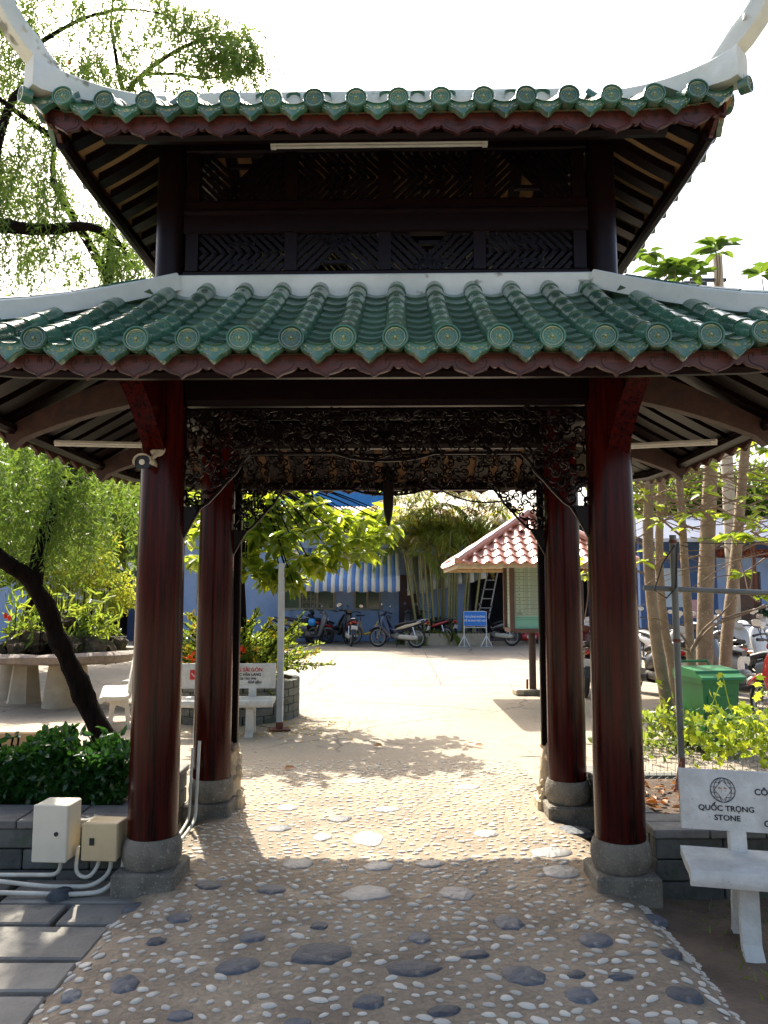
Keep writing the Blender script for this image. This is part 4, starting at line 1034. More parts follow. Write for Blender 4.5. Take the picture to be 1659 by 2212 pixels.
# ------------------------------------------------------------------ right fence, bin
M['fence_steel'] = mat('painted_fence_steel', (.15, .165, .155), (.10, .11, .10), 6, .5, .1, c3=(.15, .07, .03), s3=8, f3=.68)
fp = at(1472, 1640, 5.75); o = empty('fence_post', (fp.x, 5.75, .2), 0, 'thin grey steel fence post standing in the right planter', 'post')
m = MB(); m.tube([(0, 0, 0), (0, 0, 1.83)], .025, 10); m.build('post_tube', M['fence_steel'], o, 40)
for z in (1.05, 1.78): m = MB(); m.lathe([(.027, z - .012), (.031, z), (.027, z + .012)], 10); m.build('post_clamp', M['rust'], o, 40)
m = MB(); m.tube([(0, -.03, 1.75), (-.10, -.05, 1.62), (-.17, -.05, 1.42), (-.08, -.04, 1.36), (0, -.03, 1.44), (.02, -.03, 1.76), (.10, -.03, 1.74)], .006, 6); m.build('looped_cable', M['black'], o, 40)
rl = MB(); a, b = at(1390, 1270, 5.80), at(1720, 1283, 5.70); rl.tube([a, b], .021, 10); rl = rl.build('fence_rail', M['fence_steel'], None, 40); tag(rl, 'horizontal steel rail crossing the fence post at eye level', 'rail')
wr = MB(); a, b = at(1476, 1172, 5.75), at(1700, 1166, 5.9); wr.tube([a, (a + b) / 2 + Vector((0, 0, -.02)), b], .004, 5); wr = wr.build('slack_wire', M['black'], None, 0); tag(wr, 'thin black wire running right from the fence post top', 'wire')
stk = MB(); a, b = at(1452, 1765, 5.45), at(1474, 1640, 5.6); stk.tube([a, b], .022, 6); stk = stk.build('leaning_stake', M['rust'], None, 30); tag(stk, 'rusty red stake leaning on the fence post foot', 'stake')
# chicken wire along the planter
cw = MB(); cwx0, cwx1, cwz0, cwz1, cwy = 1.62, 4.8, .24, .74, 5.82; st = .055
nx_, nz_ = int((cwx1 - cwx0) / st), int((cwz1 - cwz0) / st)
for j in range(nz_ + 1):
    P = [(cwx0 + i * st / 2, cwy + .01 * math.sin(i * .2), cwz0 + j * st + (st * .25 if (i + j) % 2 else 0)) for i in range(nx_ * 2)]; cw.tube(P, .0022, 3)
for i in range(nx_ * 2):
    for j in range(nz_):
        if (i + j) % 2 == 0: cw.tube([(cwx0 + i * st / 2, cwy, cwz0 + j * st), (cwx0 + i * st / 2, cwy, cwz0 + j * st + st)], .0022, 3)
wm = cw.build('wire_netting', M['fence_steel'], None, 0); tag(wm, 'grey hexagonal wire netting strung along the right planter', 'netting')
wm['kind'] = 'thing'
pts_ = ((1.66, .9), (3.15, .75), (3.9, .78))
for i, (x, h) in enumerate(pts_):
    m = MB(); m.tube([(x, 5.86, .2), (x + .01, 5.86, .2 + h * .75)], .018, 7); s_ = m.build('netting_stake', M['rock'], None, 30); tag(s_, ('short wooden netting stake nearest the right columns', 'short wooden netting stake below the green vine', 'short wooden netting stake at the far right of the netting')[i], 'stake', 'netting stakes')
# wheelie bin
M['bin'] = mat('green_bin_plastic', (.010, .17, .045), (.008, .13, .035), 4, .42, .1, 30, c3=(.03, .13, .05), s3=12, f3=.66)
bp = gnd(1553, 1627); BN = empty('wheelie_bin', (bp.x, bp.y + .2, -.005), R(10), 'green wheeled rubbish bin behind the climbing vine', 'bin'); BN.scale = (.93, .93, .95)
def frust(m, z0, w0, d0, z1, w1, d1, cy0=0, cy1=0):
    V = [(-w0 / 2, -d0 / 2 + cy0, z0), (w0 / 2, -d0 / 2 + cy0, z0), (w0 / 2, d0 / 2 + cy0, z0), (-w0 / 2, d0 / 2 + cy0, z0), (-w1 / 2, -d1 / 2 + cy1, z1), (w1 / 2, -d1 / 2 + cy1, z1), (w1 / 2, d1 / 2 + cy1, z1), (-w1 / 2, d1 / 2 + cy1, z1)]
    m.add(V, [(0, 3, 2, 1), (4, 5, 6, 7), (0, 1, 5, 4), (1, 2, 6, 5), (2, 3, 7, 6), (3, 0, 4, 7)]); return m
m = MB(); frust(m, .05, .36, .40, .76, .44, .50); m.build('bin_body', M['bin'], BN, 0)
m = MB(); frust(m, .735, .50, .56, .785, .515, .575); m.build('bin_rim', M['bin'], BN, 0)
m = MB(); frust(m, .10, .27, .012, .60, .33, .012, -.212, -.245); m.build('bin_front_panel', M['bin'], BN, 0)
m = MB(); m.prism([(-.32, .775), (-.315, .80), (-.20, .835), (-.19, .86), (.16, .885), (.27, .84), (.27, .786), (-.30, .786)][::-1], .525, Matrix(((0, 0, 1, -.2625), (1, 0, 0, 0), (0, 1, 0, 0), (0, 0, 0, 1)))); m.build('bin_lid', M['bin'], BN, 0)
m = MB(); m.tube([(-.19, .22, .86), (-.19, .30, .92), (.19, .30, .92), (.19, .22, .86)], .016, 8); m.build('bin_handle', M['bin'], BN, 40)
for s in (-1, 1):
    m = MB(); m.lathe([(.03, -.025), (.10, -.025), (.10, .025), (.03, .025)], 18, (s * .21, .20, .10), Matrix.Rotation(R(90), 4, 'Y')); m.build('bin_wheel', M['black_plastic'], BN, 40)
# fallen leaves
M['dry_leaf'] = leafmat('dry_leaf', (.20, .07, .02), (.30, .14, .03), (.30, .10, .02), .2)
for i, (px, py, lb) in enumerate(((805, 1613, 'dry brown leaf on the yard beyond the gate'), (1005, 1611, 'red-brown fallen leaf right of the path end'), (1022, 1614, 'small curled leaf lying beside the red-brown one'), (1283, 1612, 'fallen leaf between the right columns'), (612, 1665, 'dry leaf left on the path behind the gate'))):
    g = gnd(px, py); V, F = leaves_np(np.array([[0, 0, .0]]), np.array([[1, random.uniform(-1, 1), .15]]), np.array([[0, -.3, 1.0]]), .12, .06)
    lf = link('fallen_leaf', np_mesh('fallen_leaf', V, F, M['dry_leaf']), None, loc=g + Vector((0, 0, .012))); tag(lf, lb, 'leaf', 'fallen leaves')
# ------------------------------------------------------------------ buildings across the yard
M['blue_wall'] = mat('pale_blue_render', (.28, .39, .60), (.22, .32, .52), 1.5, .85, .2, 30, c3=(.19, .26, .40), s3=1.8, f3=.64)
M['navy_wall'] = mat('navy_render', (.035, .06, .13), (.025, .045, .10), 2, .8, .1)
M['vivid_blue'] = mat('vivid_blue_cladding', (.045, .27, .62), (.04, .24, .56), 1.5, .6, .0)
M['tan_roof'] = mat('tan_sheet_roof', (.48, .36, .23), (.36, .26, .16), 2, .6, .1, c3=(.25, .16, .09), s3=3, f3=.64)
M['olive_frame'] = mat('olive_window_frame', (.30, .29, .23), (.24, .23, .18), 6, .6)
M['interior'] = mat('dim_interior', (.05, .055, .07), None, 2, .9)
gm_ = mat('window_glass', (.03, .07, .06), (.05, .10, .08), 2, .08, spec=.8); M['glass'] = gm_
M['maroon'] = mat('maroon_door', (.06, .018, .02), (.04, .012, .014), 5, .5)
def corr(m, x0, x1, y0, z0, y1, z1, per, amp):
    n = int((x1 - x0) / per * 6); V = []; F = []
    for (y, z) in ((y0, z0), (y1, z1)):
        for k in range(n + 1): x = x0 + (x1 - x0) * k / n; V.append((x, y, z + amp * math.sin(2 * math.pi * (x - x0) / per)))
    for k in range(n): F.append((k, k + 1, n + 2 + k, n + 1 + k))
    m.add(V, F); return m
B = empty('workshop_building', (0, 26, -.005), 0, 'long low pale blue workshop building with dark open bays across the yard', 'building')
def wall(name, x0, x1, y0, y1, z0, z1, mt, par): m = MB(); m.bbox(x0, x1, y0, y1, z0, z1); return m.build(name, M[mt], par, 0)
wx = [(-3.40, -1.64, 1.08, 2.35), (-1.02, -.10, 1.08, 2.35)]
wall('wall_base', -7.2, .5, 0, .2, 0, 1.08, 'blue_wall', B)
for x0, x1 in ((-7.2, -3.40), (-1.64, -1.02), (-.10, .5)): wall('wall_pier', x0, x1, 0, .2, 1.08, 2.35, 'blue_wall', B)
wall('wall_head', -7.2, .5, 0, .2, 2.35, 3.9, 'blue_wall', B)
wall('wall_head', .5, 1.15, 0, .2, 2.2, 3.9, 'blue_wall', B); wall('wall_pier', 1.15, 2.75, 0, .2, 0, 3.9, 'blue_wall', B)
wall('wall_head', 2.75, 13, 0, .2, 3.1, 3.9, 'navy_wall', B); wall('wall_pier', 4.6, 5.1, 0, .2, 0, 3.1, 'navy_wall', B); wall('wall_pier', 6.9, 13, 0, .2, 0, 3.1, 'navy_wall', B)
wall('wall_head', -16, -7.2, 0, .2, 2.9, 3.9, 'navy_wall', B); wall('wall_pier', -16, -10.4, 0, .2, 0, 2.9, 'blue_wall', B); wall('wall_pier', -8.6, -8.35, 0, .2, 0, 2.9, 'navy_wall', B)
wall('fascia_strip', -10.4, -7.2, -.12, -.02, 2.35, 2.62, 'white_paint', B)
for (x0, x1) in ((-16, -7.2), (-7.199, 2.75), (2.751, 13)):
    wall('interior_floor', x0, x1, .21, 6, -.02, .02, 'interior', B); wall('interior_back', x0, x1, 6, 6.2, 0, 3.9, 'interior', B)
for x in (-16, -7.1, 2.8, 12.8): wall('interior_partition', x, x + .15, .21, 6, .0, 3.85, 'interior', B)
wall('door_leaf', .52, 1.13, .05, .11, 0, 2.18, 'maroon', B)
m = corr(MB(), -16.4, 13.4, -.75, 3.92, 7, 5.3, .16, .022); rf = m.build('roof', M['tan_roof'], B, 60); md = rf.modifiers.new('s', 'SOLIDIFY'); md.thickness = .01
wall('roof_gutter', -16.4, 13.4, -.86, -.76, 3.80, 3.92, 'olive_frame', B)
def window(x0, x1, z0, z1, lights, par):
    w = MB(); t = .07
    w.bbox(x0, x1, -.03, .05, z0 - .05, z0 + .02); w.bbox(x0, x1, -.03, .05, z1 - .06, z1)
    for x in [x0 + t / 2] + [l for l in lights] + [x1 - t / 2]: w.bbox(x - t / 2, x + t / 2, -.028, .05, z0 + .021, z1 - .061)
    wo = w.build('window', M['olive_frame'], par, 0)
    ed = [x0 + t / 2] + list(lights) + [x1 - t / 2]
    for i in range(len(ed) - 1):
        g = MB(); g.bbox(ed[i] + t / 2, ed[i + 1] - t / 2, .04, .05, z0 + .02, z1 - .06); g.build('pane', M['glass'], wo, 0)
    return wo
w1 = window(-3.40, -1.64, 1.08, 2.35, (-2.82, -2.24), B)
gr = MB(); 
for x in np.linspace(-2.74, -2.32, 4): gr.tube([(x, -.01, 1.10), (x, -.01, 2.29)], .011, 6)
for z in (1.28, 1.50, 1.95): gr.tube([(-2.78, -.01, z), (-2.28, -.01, z)], .010, 6)
for x in (-2.67, -2.53, -2.39): gr.torus(.068, .009, 18, 5, Matrix.Translation((x, -.01, 1.39)) @ Matrix.Rotation(R(90), 4, 'X'))
gr.build('window_grille', M['olive_frame'], w1, 0)
window(-1.02, -.10, 1.08, 2.35, (-.56,), B)
window(-6.3, -4.9, 1.3, 2.5, (-5.6,), B)
# striped awnings
M['awn_w'] = mat('white_canvas', (.66, .66, .62), (.55, .55, .52), 3, .8); M['awn_b'] = mat('blue_canvas', (.10, .23, .52), (.08, .18, .42), 3, .8)
M['awn_o'] = mat('olive_canvas', (.20, .22, .17), (.15, .17, .13), 3, .8)
def awning(name, x0, x1, yb, zb, yf, zf, val, n, mats, label, skew=0.0):
    o = empty(name, (x0, yb, zb), 0, label, 'awning', 'striped awnings'); w = (x1 - x0) / n
    for k in range(n):
        m = MB(); a, b = k * w, (k + 1) * w; V = []; q = 5
        for i in range(q + 1):
            t = i / q; sag = -.07 * math.sin(math.pi * t)
            for x in (a, b): V.append((x, (yf - yb) * t, (zf - zb) * t + sag + skew * (x / (x1 - x0)) * t))
        for x in (a, b): V.append((x, (yf - yb) - .03, (zf - zb) - val + skew * (x / (x1 - x0)) + .025 * math.sin(k * 1.7 + (x == b))))
        m.add(V, [(2 * i, 2 * i + 1, 2 * i + 3, 2 * i + 2) for i in range(q + 1)]); ob = m.build('awning_stripe', M[mats[k % len(mats)]], o, 60)
        md = ob.modifiers.new('s', 'SOLIDIFY'); md.thickness = .006
    for x in (0.02, x1 - x0 - .02):
        m = MB(); m.tube([(x, 0, -1.15), (x, (yf - yb) * .98, zf - zb - .03)], .015, 6); m.build('awning_strut', M['galv'], o)
    return o
awning('striped_awning', -2.95, .50, 25.98, 3.10, 24.3, 2.03, .40, 27, ('awn_w', 'awn_b'), 'blue and white striped awning over the windows')
awning('striped_awning', .75, 3.3, 25.95, 2.85, 24.9, 1.75, .25, 13, ('awn_w', 'awn_o'), 'sagging olive and white awning behind the palm clump', .55)
# vivid blue block behind
o = empty('tall_blue_block', (-3.4, 37, -.005), 0, 'tall plain vivid blue building rising behind the sheet roof', 'building')
wall('block_wall', -5, 3.4, 0, 8, 0, 9.2, 'vivid_blue', o); wall('block_parapet', -5.1, 3.5, -.1, 8.1, 9.2, 9.5, 'white_paint', o)
for x in np.linspace(-4.6, 3.2, 14): wall('cladding_rib', x - .03, x + .03, -.03, 0.0, 0, 9.19, 'vivid_blue', o)
# container by the left bay
o = empty('steel_cabinet', (-9.75, 24.9, -.005), 0, 'pale blue steel cabinet standing by the left dark bay', 'cabinet')
M['cab'] = mat('pale_blue_steel', (.40, .50, .58), (.34, .43, .50), 3, .6)
wall('cabinet_body', -.6, .6, 0, .8, .05, 1.75, 'cab', o)
for x in (-.45, -.15, .15, .45): wall('cabinet_rib', x - .02, x + .02, -.03, 0, .12, 1.68, 'cab', o)
# right building
RB = empty('shop_building', (0, 22, -.005), 0, 'blue single-storey shop building with brown doors at far right', 'building')
M['mid_blue'] = mat('mid_blue_render', (.05, .11, .26), (.04, .085, .20), 2, .85, .1)
wall('wall', 7.3, 9.5, 0, .2, 0, 3.2, 'mid_blue', RB); wall('wall', 9.5, 9.95, 0.002, .2, 0, 2.6, 'blue_wall', RB); wall('wall', 10.75, 16, 0.002, .2, 0, 2.6, 'blue_wall', RB); wall('wall_head', 9.5, 16, .004, .2, 2.85, 3.2, 'mid_blue', RB); wall('wall', 9.95, 10.75, .002, .2, 2.2, 2.6, 'blue_wall', RB)
M['brown_door'] = mat('brown_door', (.12, .06, .035), (.08, .04, .025), 5, .55)
wall('door', 9.96, 10.74, .08, .14, 0, 2.19, 'brown_door', RB); wall('notice_panel', 7.9, 8.5, -.03, 0, 1.2, 2.3, 'cab', RB)
m = MB(); m.box((8.95, -.02, 1.15), (.62, .01, .52)); m.build('pink_notice', mat('pink_paper', (.62, .36, .36), None, 4, .8), RB, 0)
wall('blue_notice', 8.05, 8.9, -.028, -.01, 1.42, 1.95, 'vivid_blue', RB) if False else None
M['terra'] = mat('terracotta_block', (.34, .10, .055), (.26, .08, .045), 5, .8)
for i in range(24):
    for j in range(1):
        x = 9.55 + i * .26; m = MB(); m.torus(.085, .018, 12, 5, Matrix.Translation((0, .1, 0)) @ Matrix.Rotation(R(90), 4, 'X'))
        for s in (-1, 1): m.box((0, .1, s * .115), (.25, .07, .02)); m.box((s * .115, .1, 0), (.02, .07, .25)); 
        m.box((0, .1, 0), (.02, .05, .25)); m.box((0, .1, 0), (.25, .05, .02)); m.build('breeze_block', M['terra'], RB, 0, loc=(x, 0, 2.725))
m = corr(MB(), 7.0, 16.4, -1.3, 3.05, 5, 4.3, .2, .02); rf = m.build('roof', M['navy_wall'], RB, 60)
wall('roof_edge', 7.0, 16.4, -1.36, -1.30, 2.97, 3.06, 'galv', RB)
for x in (10.0, 13.4): m = MB(); m.tube([(x, -1.2, 0), (x, -1.2, 3.0)], .05, 8); m.build('veranda_post', M['rust'], RB)
# ------------------------------------------------------------------ notice kiosk
K = empty('notice_kiosk', (2.36, 12.4, -.005), 0, 'notice kiosk with pink tiled pyramid roof and a monthly timetable board', 'kiosk')
M['pink_tile'] = mat('pink_red_roof_tile', (.50, .23, .17), (.40, .165, .12), 6, .36, .15, 30, rnd=.15, coat=.25)
hw, ez, az = 1.30, 2.03, 2.86; L_ = math.hypot(hw, az - ez); sl = math.atan2(az - ez, hw); rows_ = 8; rl_ = L_ / rows_
def s_tile(w, l):
    m = MB(); V = []; F = []; n = 8
    for (y, dz) in ((-.03, .022), (l + .03, 0)):
        for k in range(n + 1):
            t = k / n; V.append(((t - .5) * w, y, dz + .026 * math.sin(2 * math.pi * t) + .012))
    for k in range(n + 1): t = k / n; V.append(((t - .5) * w, -.028, .004 + .026 * math.sin(2 * math.pi * t)))
    for k in range(n): F += [(k, k + 1, n + 2 + k, n + 1 + k), (2 * n + 2 + k, 2 * n + 3 + k, k + 1, k)]
    m.add(V, F); return m.mesh('roof_tile', M['pink_tile'], 60)
for side in range(4):
    Ms = Matrix.Rotation(R(90) * side, 4, 'Z')
    for r in range(rows_):
        y = r * rl_; half_w = hw * (1 - (r + .45) / rows_); n = max(1, round(2 * half_w / 0.18))
        for k in range(n):
            u = (k - (n - 1) / 2) * 0.18
            Mx = Ms @ Matrix.Translation((u, -hw + y * math.cos(sl), ez + y * math.sin(sl))) @ Matrix.Rotation(sl, 4, 'X')
            if 'STm' not in globals(): STm = s_tile(0.18, rl_)
            link('roof_tile', STm, K, mx=Mx)
    m = MB(); P = []
    a, b = Vector((-hw, -hw, ez + .03)), Vector((0, 0, az + .05)); 
    for t in np.linspace(0, .98, 10): P.append(Ms @ a.lerp(b, t))
    m.tube(P, [.06 + .010 * (i % 2) for i in range(10)], 8); m.build('hip_tile', M['pink_tile'], K, 40)
m = MB(); m.add([(-hw + .03, -hw + .03, ez), (hw - .03, -hw + .03, ez), (hw - .03, hw - .03, ez), (-hw + .03, hw - .03, ez), (0, 0, az - .02)], [(0, 1, 4), (1, 2, 4), (2, 3, 4), (3, 0, 4), (3, 2, 1, 0)]); m.build('roof_deck', M['cream_stone'], K, 0)
for i in range(4):
    m = MB(); m.box((0, -hw + .02, ez - .04), (2 * hw - .0, .03, .055)); m.build('eave_board', M['cream_stone'], K, 0, rot=(0, 0, R(90) * i))
m = MB(); m.tube([(0, 0, 0), (0, 0, 2.3)], .055, 14); m.build('kiosk_post', M['rafter'], K); m = MB(); m.rbox((0, 0, .04), (.34, .30, .09), .015); m.build('kiosk_base', M['stone'], K)
for (x, y) in ((1.0, .8), (1.0, -.4)): m = MB(); m.tube([(x, y, 0), (x, y, 2.02)], .045, 10); m.build('kiosk_post', M['rafter'], K)
bx0_, bx1_, by0_, by1_, bz0, bz1 = -.37, .50, -.36, .26, 1.02, 2.08
M['kiosk_frame'] = mat('brown_aluminium', (.11, .06, .05), (.07, .04, .035), 6, .5)
M['print_green'] = mat('pale_green_print', (.40, .52, .44), (.34, .48, .42), 2, .5); M['print_teal'] = mat('teal_print', (.16, .45, .38), (.22, .52, .46), 2, .5)
for (x, y) in ((bx0_, by0_), (bx1_, by0_), (bx0_, by1_), (bx1_, by1_)): m = MB(); m.bbox(x - .035, x + .035, y - .035, y + .035, bz0, bz1); m.build('frame_post', M['kiosk_frame'], K, 0)
for z in (bz0, bz1): m = MB(); m.bbox(bx0_ + .036, bx1_ - .036, by0_ - .03, by1_ + .03, z - .03, z + .03); m.bbox(bx0_ - .03, bx0_ + .034, by0_ + .036, by1_ - .036, z - .031, z + .029); m.build('frame_rail', M['kiosk_frame'], K, 0)
m = MB(); m.bbox(bx0_ + .04, bx1_ - .04, by0_ + .02, by0_ + .03, bz0 + .22, bz1 - .03); bd = m.build('timetable_board', M['print_green'], K, 0)
m = MB(); m.bbox(bx0_ + .04, bx1_ - .04, by0_ + .02, by0_ + .03, bz0 + .03, bz0 + .22); m.build('board_foot', M['print_teal'], K, 0)
m = MB(); m.bbox(bx0_ + .02, bx0_ + .03, by0_ + .04, by1_ - .04, bz0 + .03, bz1 - .03); m.build('side_board', M['print_green'], K, 0)
yb = by0_ + .0185; ln = MB(); hts = [.11, .075, .055, .10, .055, .05, .105, .055, .065, .08, .055, .05]; z = bz1 - .06; lx0, lx1, lx2 = bx0_ + .055, bx0_ + .19, bx1_ - .05
names = ['2', '3', '4', '5', '6', '7', '8', '9', '10', '11', '12', '1/2022']
ln.bbox(lx0, lx2, yb - .001, yb, z - .002, z + .002); tot = sum(hts); kz = (z - (bz0 + .24)) / tot
for nm_, h in zip(names, hts):
    z2 = z - h * kz; ln.bbox(lx0, lx2, yb - .001, yb, z2 - .002, z2 + .002)
    o_ = letters(nm_, .032, M['black'], bd, ((lx0 + lx1) / 2, yb - .001, (z + z2) / 2 - .011), (R(90), 0, 0), 'CENTER', .95)
    q = z - .014
    while q > z2 + .008: ln.bbox(lx1 + .02, lx1 + .075, yb - .0008, yb, q - .003, q); ln.bbox(lx1 + .10, lx1 + random.uniform(.2, .42), yb - .0008, yb, q - .003, q); q -= .016
    z = z2
for x in (lx0, lx1, lx2): ln.bbox(x - .0015, x + .0015, yb - .0012, yb, z, bz1 - .06)
for q in (bz0 + .20, bz0 + .17): ln.bbox(lx0 + .01, lx2 - .2, yb - .0012, yb, q - .004, q)
ln.build('table_rules', M['black'], bd, 0)
ln = MB(); 
for q in np.linspace(bz0 + .25, bz1 - .08, 13): ln.bbox(bx0_ + .0175, bx0_ + .0185, by0_ + .06, by1_ - .06, q - .002, q + .002)
ln.build('table_rules', M['black'], bd, 0)
# ------------------------------------------------------------------ blue standing sign, ladders, compressor
g = gnd(1027, 1397); SG = empty('standing_sign', g, R(-4), 'blue cloth sign with white lettering on a white tubular stand', 'sign')
M['sign_blue'] = mat('blue_sign_cloth', (.015, .19, .62), (.012, .16, .55), 3, .5, .3, 6)
sw, sh, z0s = .66, .42, .62
m = MB(); m.box((0, -.03, z0s + sh / 2), (sw, .012, sh)); pn = m.build('sign_cloth', M['sign_blue'], SG, 0)
letters('VUI LÒNG KHÔNG', .076, M['white_paint'], pn, (-.0, -.038, z0s + .245), (R(90), 0, 0), 'CENTER', .92)
letters('ĐỂ XE KHU VỰC NÀY', .076, M['white_paint'], pn, (.0, -.038, z0s + .125), (R(90), 0, 0), 'CENTER', .88)
m = MB()
for z in (z0s, z0s + sh): m.tube([(-sw / 2, -.015, z), (sw / 2, -.015, z)], .013, 8)
for x in (-sw / 2, sw / 2): m.tube([(x, -.015, .0), (x, -.015, z0s + sh)], .014, 8)
m.tube([(-sw / 2, 0, z0s - .05), (sw / 2, 0, z0s - .05)], .012, 8); m.build('stand_frame', M['white_paint'], SG, 40)
for x in (-sw / 2, sw / 2):
    for s in (-1, 1): m = MB(); m.tube([(x, -.015, .33), (x + s * .17, -.02 + .05 * s, .012)], .012, 8); m.build('stand_foot', M['white_paint'], SG, 40)
    m = MB(); m.box((x, 0, .012), (.40, .03, .02), rz=.25); m.build('stand_foot', M['galv'], SG, 0)
M['alu'] = mat('aluminium', (.42, .41, .38), (.33, .32, .30), 8, .45)
def ladder(p0, p1, w, n, label):
    o = empty('ladder', p0, 0, label, 'ladder', 'ladders in the dark bay'); v = p1 - p0
    for s in (-1, 1): m = MB(); m.tube([(s * w / 2, 0, 0), (s * w / 2 * .85 + v.x, v.y, v.z)], .028, 6); m.build('ladder_rail', M['alu'], o, 30)
    for k in range(n): t = (k + .6) / n; ww = w * (1 - .15 * t); m = MB(); m.tube([(-ww / 2 + v.x * t, v.y * t, v.z * t), (ww / 2 + v.x * t, v.y * t, v.z * t)], .018, 6); m.build('rung', M['alu'], o, 30)
a = gnd(1022, 1390); ladder(Vector((3.05, 25.2, 0)), Vector((3.75, 25.9, 2.75)), .38, 9, 'aluminium ladder leaning rightward in the dark bay behind the sign')
ladder(Vector((4.75, 25.3, 0)), Vector((4.15, 25.85, 2.7)), .38, 9, 'aluminium ladder leaning leftward beside the notice kiosk')
M['red_paint'] = mat('red_enamel', (.50, .025, .02), (.42, .02, .018), 5, .3, coat=.3)
g = gnd(1150, 1391); o = empty('air_compressor', g + Vector((0, .3, 0)), R(6), 'red air compressor tank with dark motor beside the kiosk', 'compressor')
m = MB(); m.lathe([(.0001, -.31), (.10, -.29), (.13, -.24), (.135, 0), (.13, .24), (.10, .29), (.0001, .31)], 22, (0, 0, .21), Matrix.Rotation(R(90), 4, 'Y'), cap=False); tk = m.build('tank', M['red_paint'], o, 40)
m = MB(); m.box((0, -.138, .21), (.30, .003, .09)); m.build('tank_sticker', M['white_paint'], tk, 0)
m = MB(); m.rbox((0, 0, .365), (.34, .16, .02), .004); m.lathe([(.085, -.13), (.085, .10), (.05, .14)], 14, (-.02, 0, .46), Matrix.Rotation(R(90), 4, 'Y')); m.rbox((.12, 0, .47), (.10, .14, .18), .02); m.build('motor', M['black_plastic'], o, 30)
m = MB(); m.tube([(-.28, 0, .32), (-.30, 0, .48), (-.15, 0, .55)], .012, 6); m.build('handle', M['galv'], o)
for s in (-1, 1): m = MB(); m.lathe([(.03, -.02), (.075, -.02), (.075, .02), (.03, .02)], 14, (.20, s * .13, .075), Matrix.Rotation(R(90), 4, 'X')); m.build('wheel', M['black_plastic'], o, 40)
# ------------------------------------------------------------------ stall at far right
M['red_plastic'] = mat('red_plastic', (.52, .02, .015), (.45, .02, .015), 4, .35)
def stool(loc, label):
    o = empty('plastic_stool', loc, random.uniform(-.3, .3), label, 'stool', 'red stools'); m = MB(); m.rbox((0, 0, .44), (.30, .30, .035), .015); m.build('stool_seat', M['red_plastic'], o)
    for sx in (-1, 1):
        for sy in (-1, 1): m = MB(); frust(m, 0, .07, .03, .43, .05, .025); m.build('leg', M['red_plastic'], o, 0, loc=(sx * .14, sy * .13, 0), rot=(R(3) * sy, R(-3) * sx, 0))
    for s in (-1, 1): m = MB(); m.box((0, s * .135, .30), (.24, .015, .03)); m.build('stool_brace', M['red_plastic'], o, 0)
stool((9.95, 19.6, -.005), 'red plastic stool nearest the flower bucket'); stool((10.6, 19.3, -.005), 'red plastic stool at the far right edge')
o = empty('stall_table', (10.55, 20.4, -.005), 0, 'low table carrying the flower bucket and yellow crate', 'table')
m = MB(); m.rbox((0, 0, .60), (1.8, .8, .05), .01); m.build('table_top', M['brown_door'], o)
for sx in (-.8, .8):
    for sy in (-.3, .3): m = MB(); m.box((sx, sy, .29), (.06, .06, .58)); m.build('leg', M['brown_door'], o, 0)
o = empty('flower_bucket', (10.0, 20.3, .62), 0, 'white bucket packed with white flowers', 'bucket'); m = MB(); m.lathe([(.13, 0), (.165, .34), (.175, .345), (.17, .36)], 20); m.build('bucket_pail', M['white_paint'], o)
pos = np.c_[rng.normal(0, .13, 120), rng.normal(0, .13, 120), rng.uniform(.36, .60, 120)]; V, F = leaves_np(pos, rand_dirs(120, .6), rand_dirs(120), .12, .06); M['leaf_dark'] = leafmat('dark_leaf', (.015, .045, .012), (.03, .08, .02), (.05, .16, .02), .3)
tag(link('flower_stems', np_mesh('flower_stems', V, F, M['leaf_dark']), o), kind='stuff')
m = MB()
for k in range(24): a = random.uniform(0, 6.28); r = random.uniform(0, .24); m.lathe([(.0001, -.03), (.04, -.01), (.05, .02), (.02, .035), (.0001, .03)], 7, (r * math.cos(a), r * math.sin(a), .58 + random.uniform(-.04, .07)), cap=False)
m.build('blossoms', M['white_paint'], o, 60)['kind'] = 'stuff'
m = MB(); m.rbox((0, 0, .17), (.5, .4, .34), .02); m.rbox((0, 0, .355), (.53, .43, .03), .01); cr = m.build('yellow_crate', mat('yellow_plastic', (.62, .34, .01), (.55, .30, .01), 4, .4), None, 30, loc=(10.75, 20.3, .62)); tag(cr, 'yellow plastic crate on the stall table', 'crate')
# utility pole beyond the roof
pl_ = at(1557, 560, 20); o = empty('utility_pole', (pl_.x, 20.2, -.005), 0, 'grey concrete utility pole showing above the right roof', 'pole')
m = MB(); m.lathe([(.17, 0), (.13, 10.2), (.125, pl_.z + .2)], 12); m.build('pole_shaft', M['pedestal'], o, 40)
m = MB(); m.rbox((-.75, 0, pl_.z - .85), (.7, .5, .5), .05); m.box((-.3, 0, pl_.z - .5), (1.0, .1, .08)); m.build('pole_box', M['black_plastic'], o, 30)
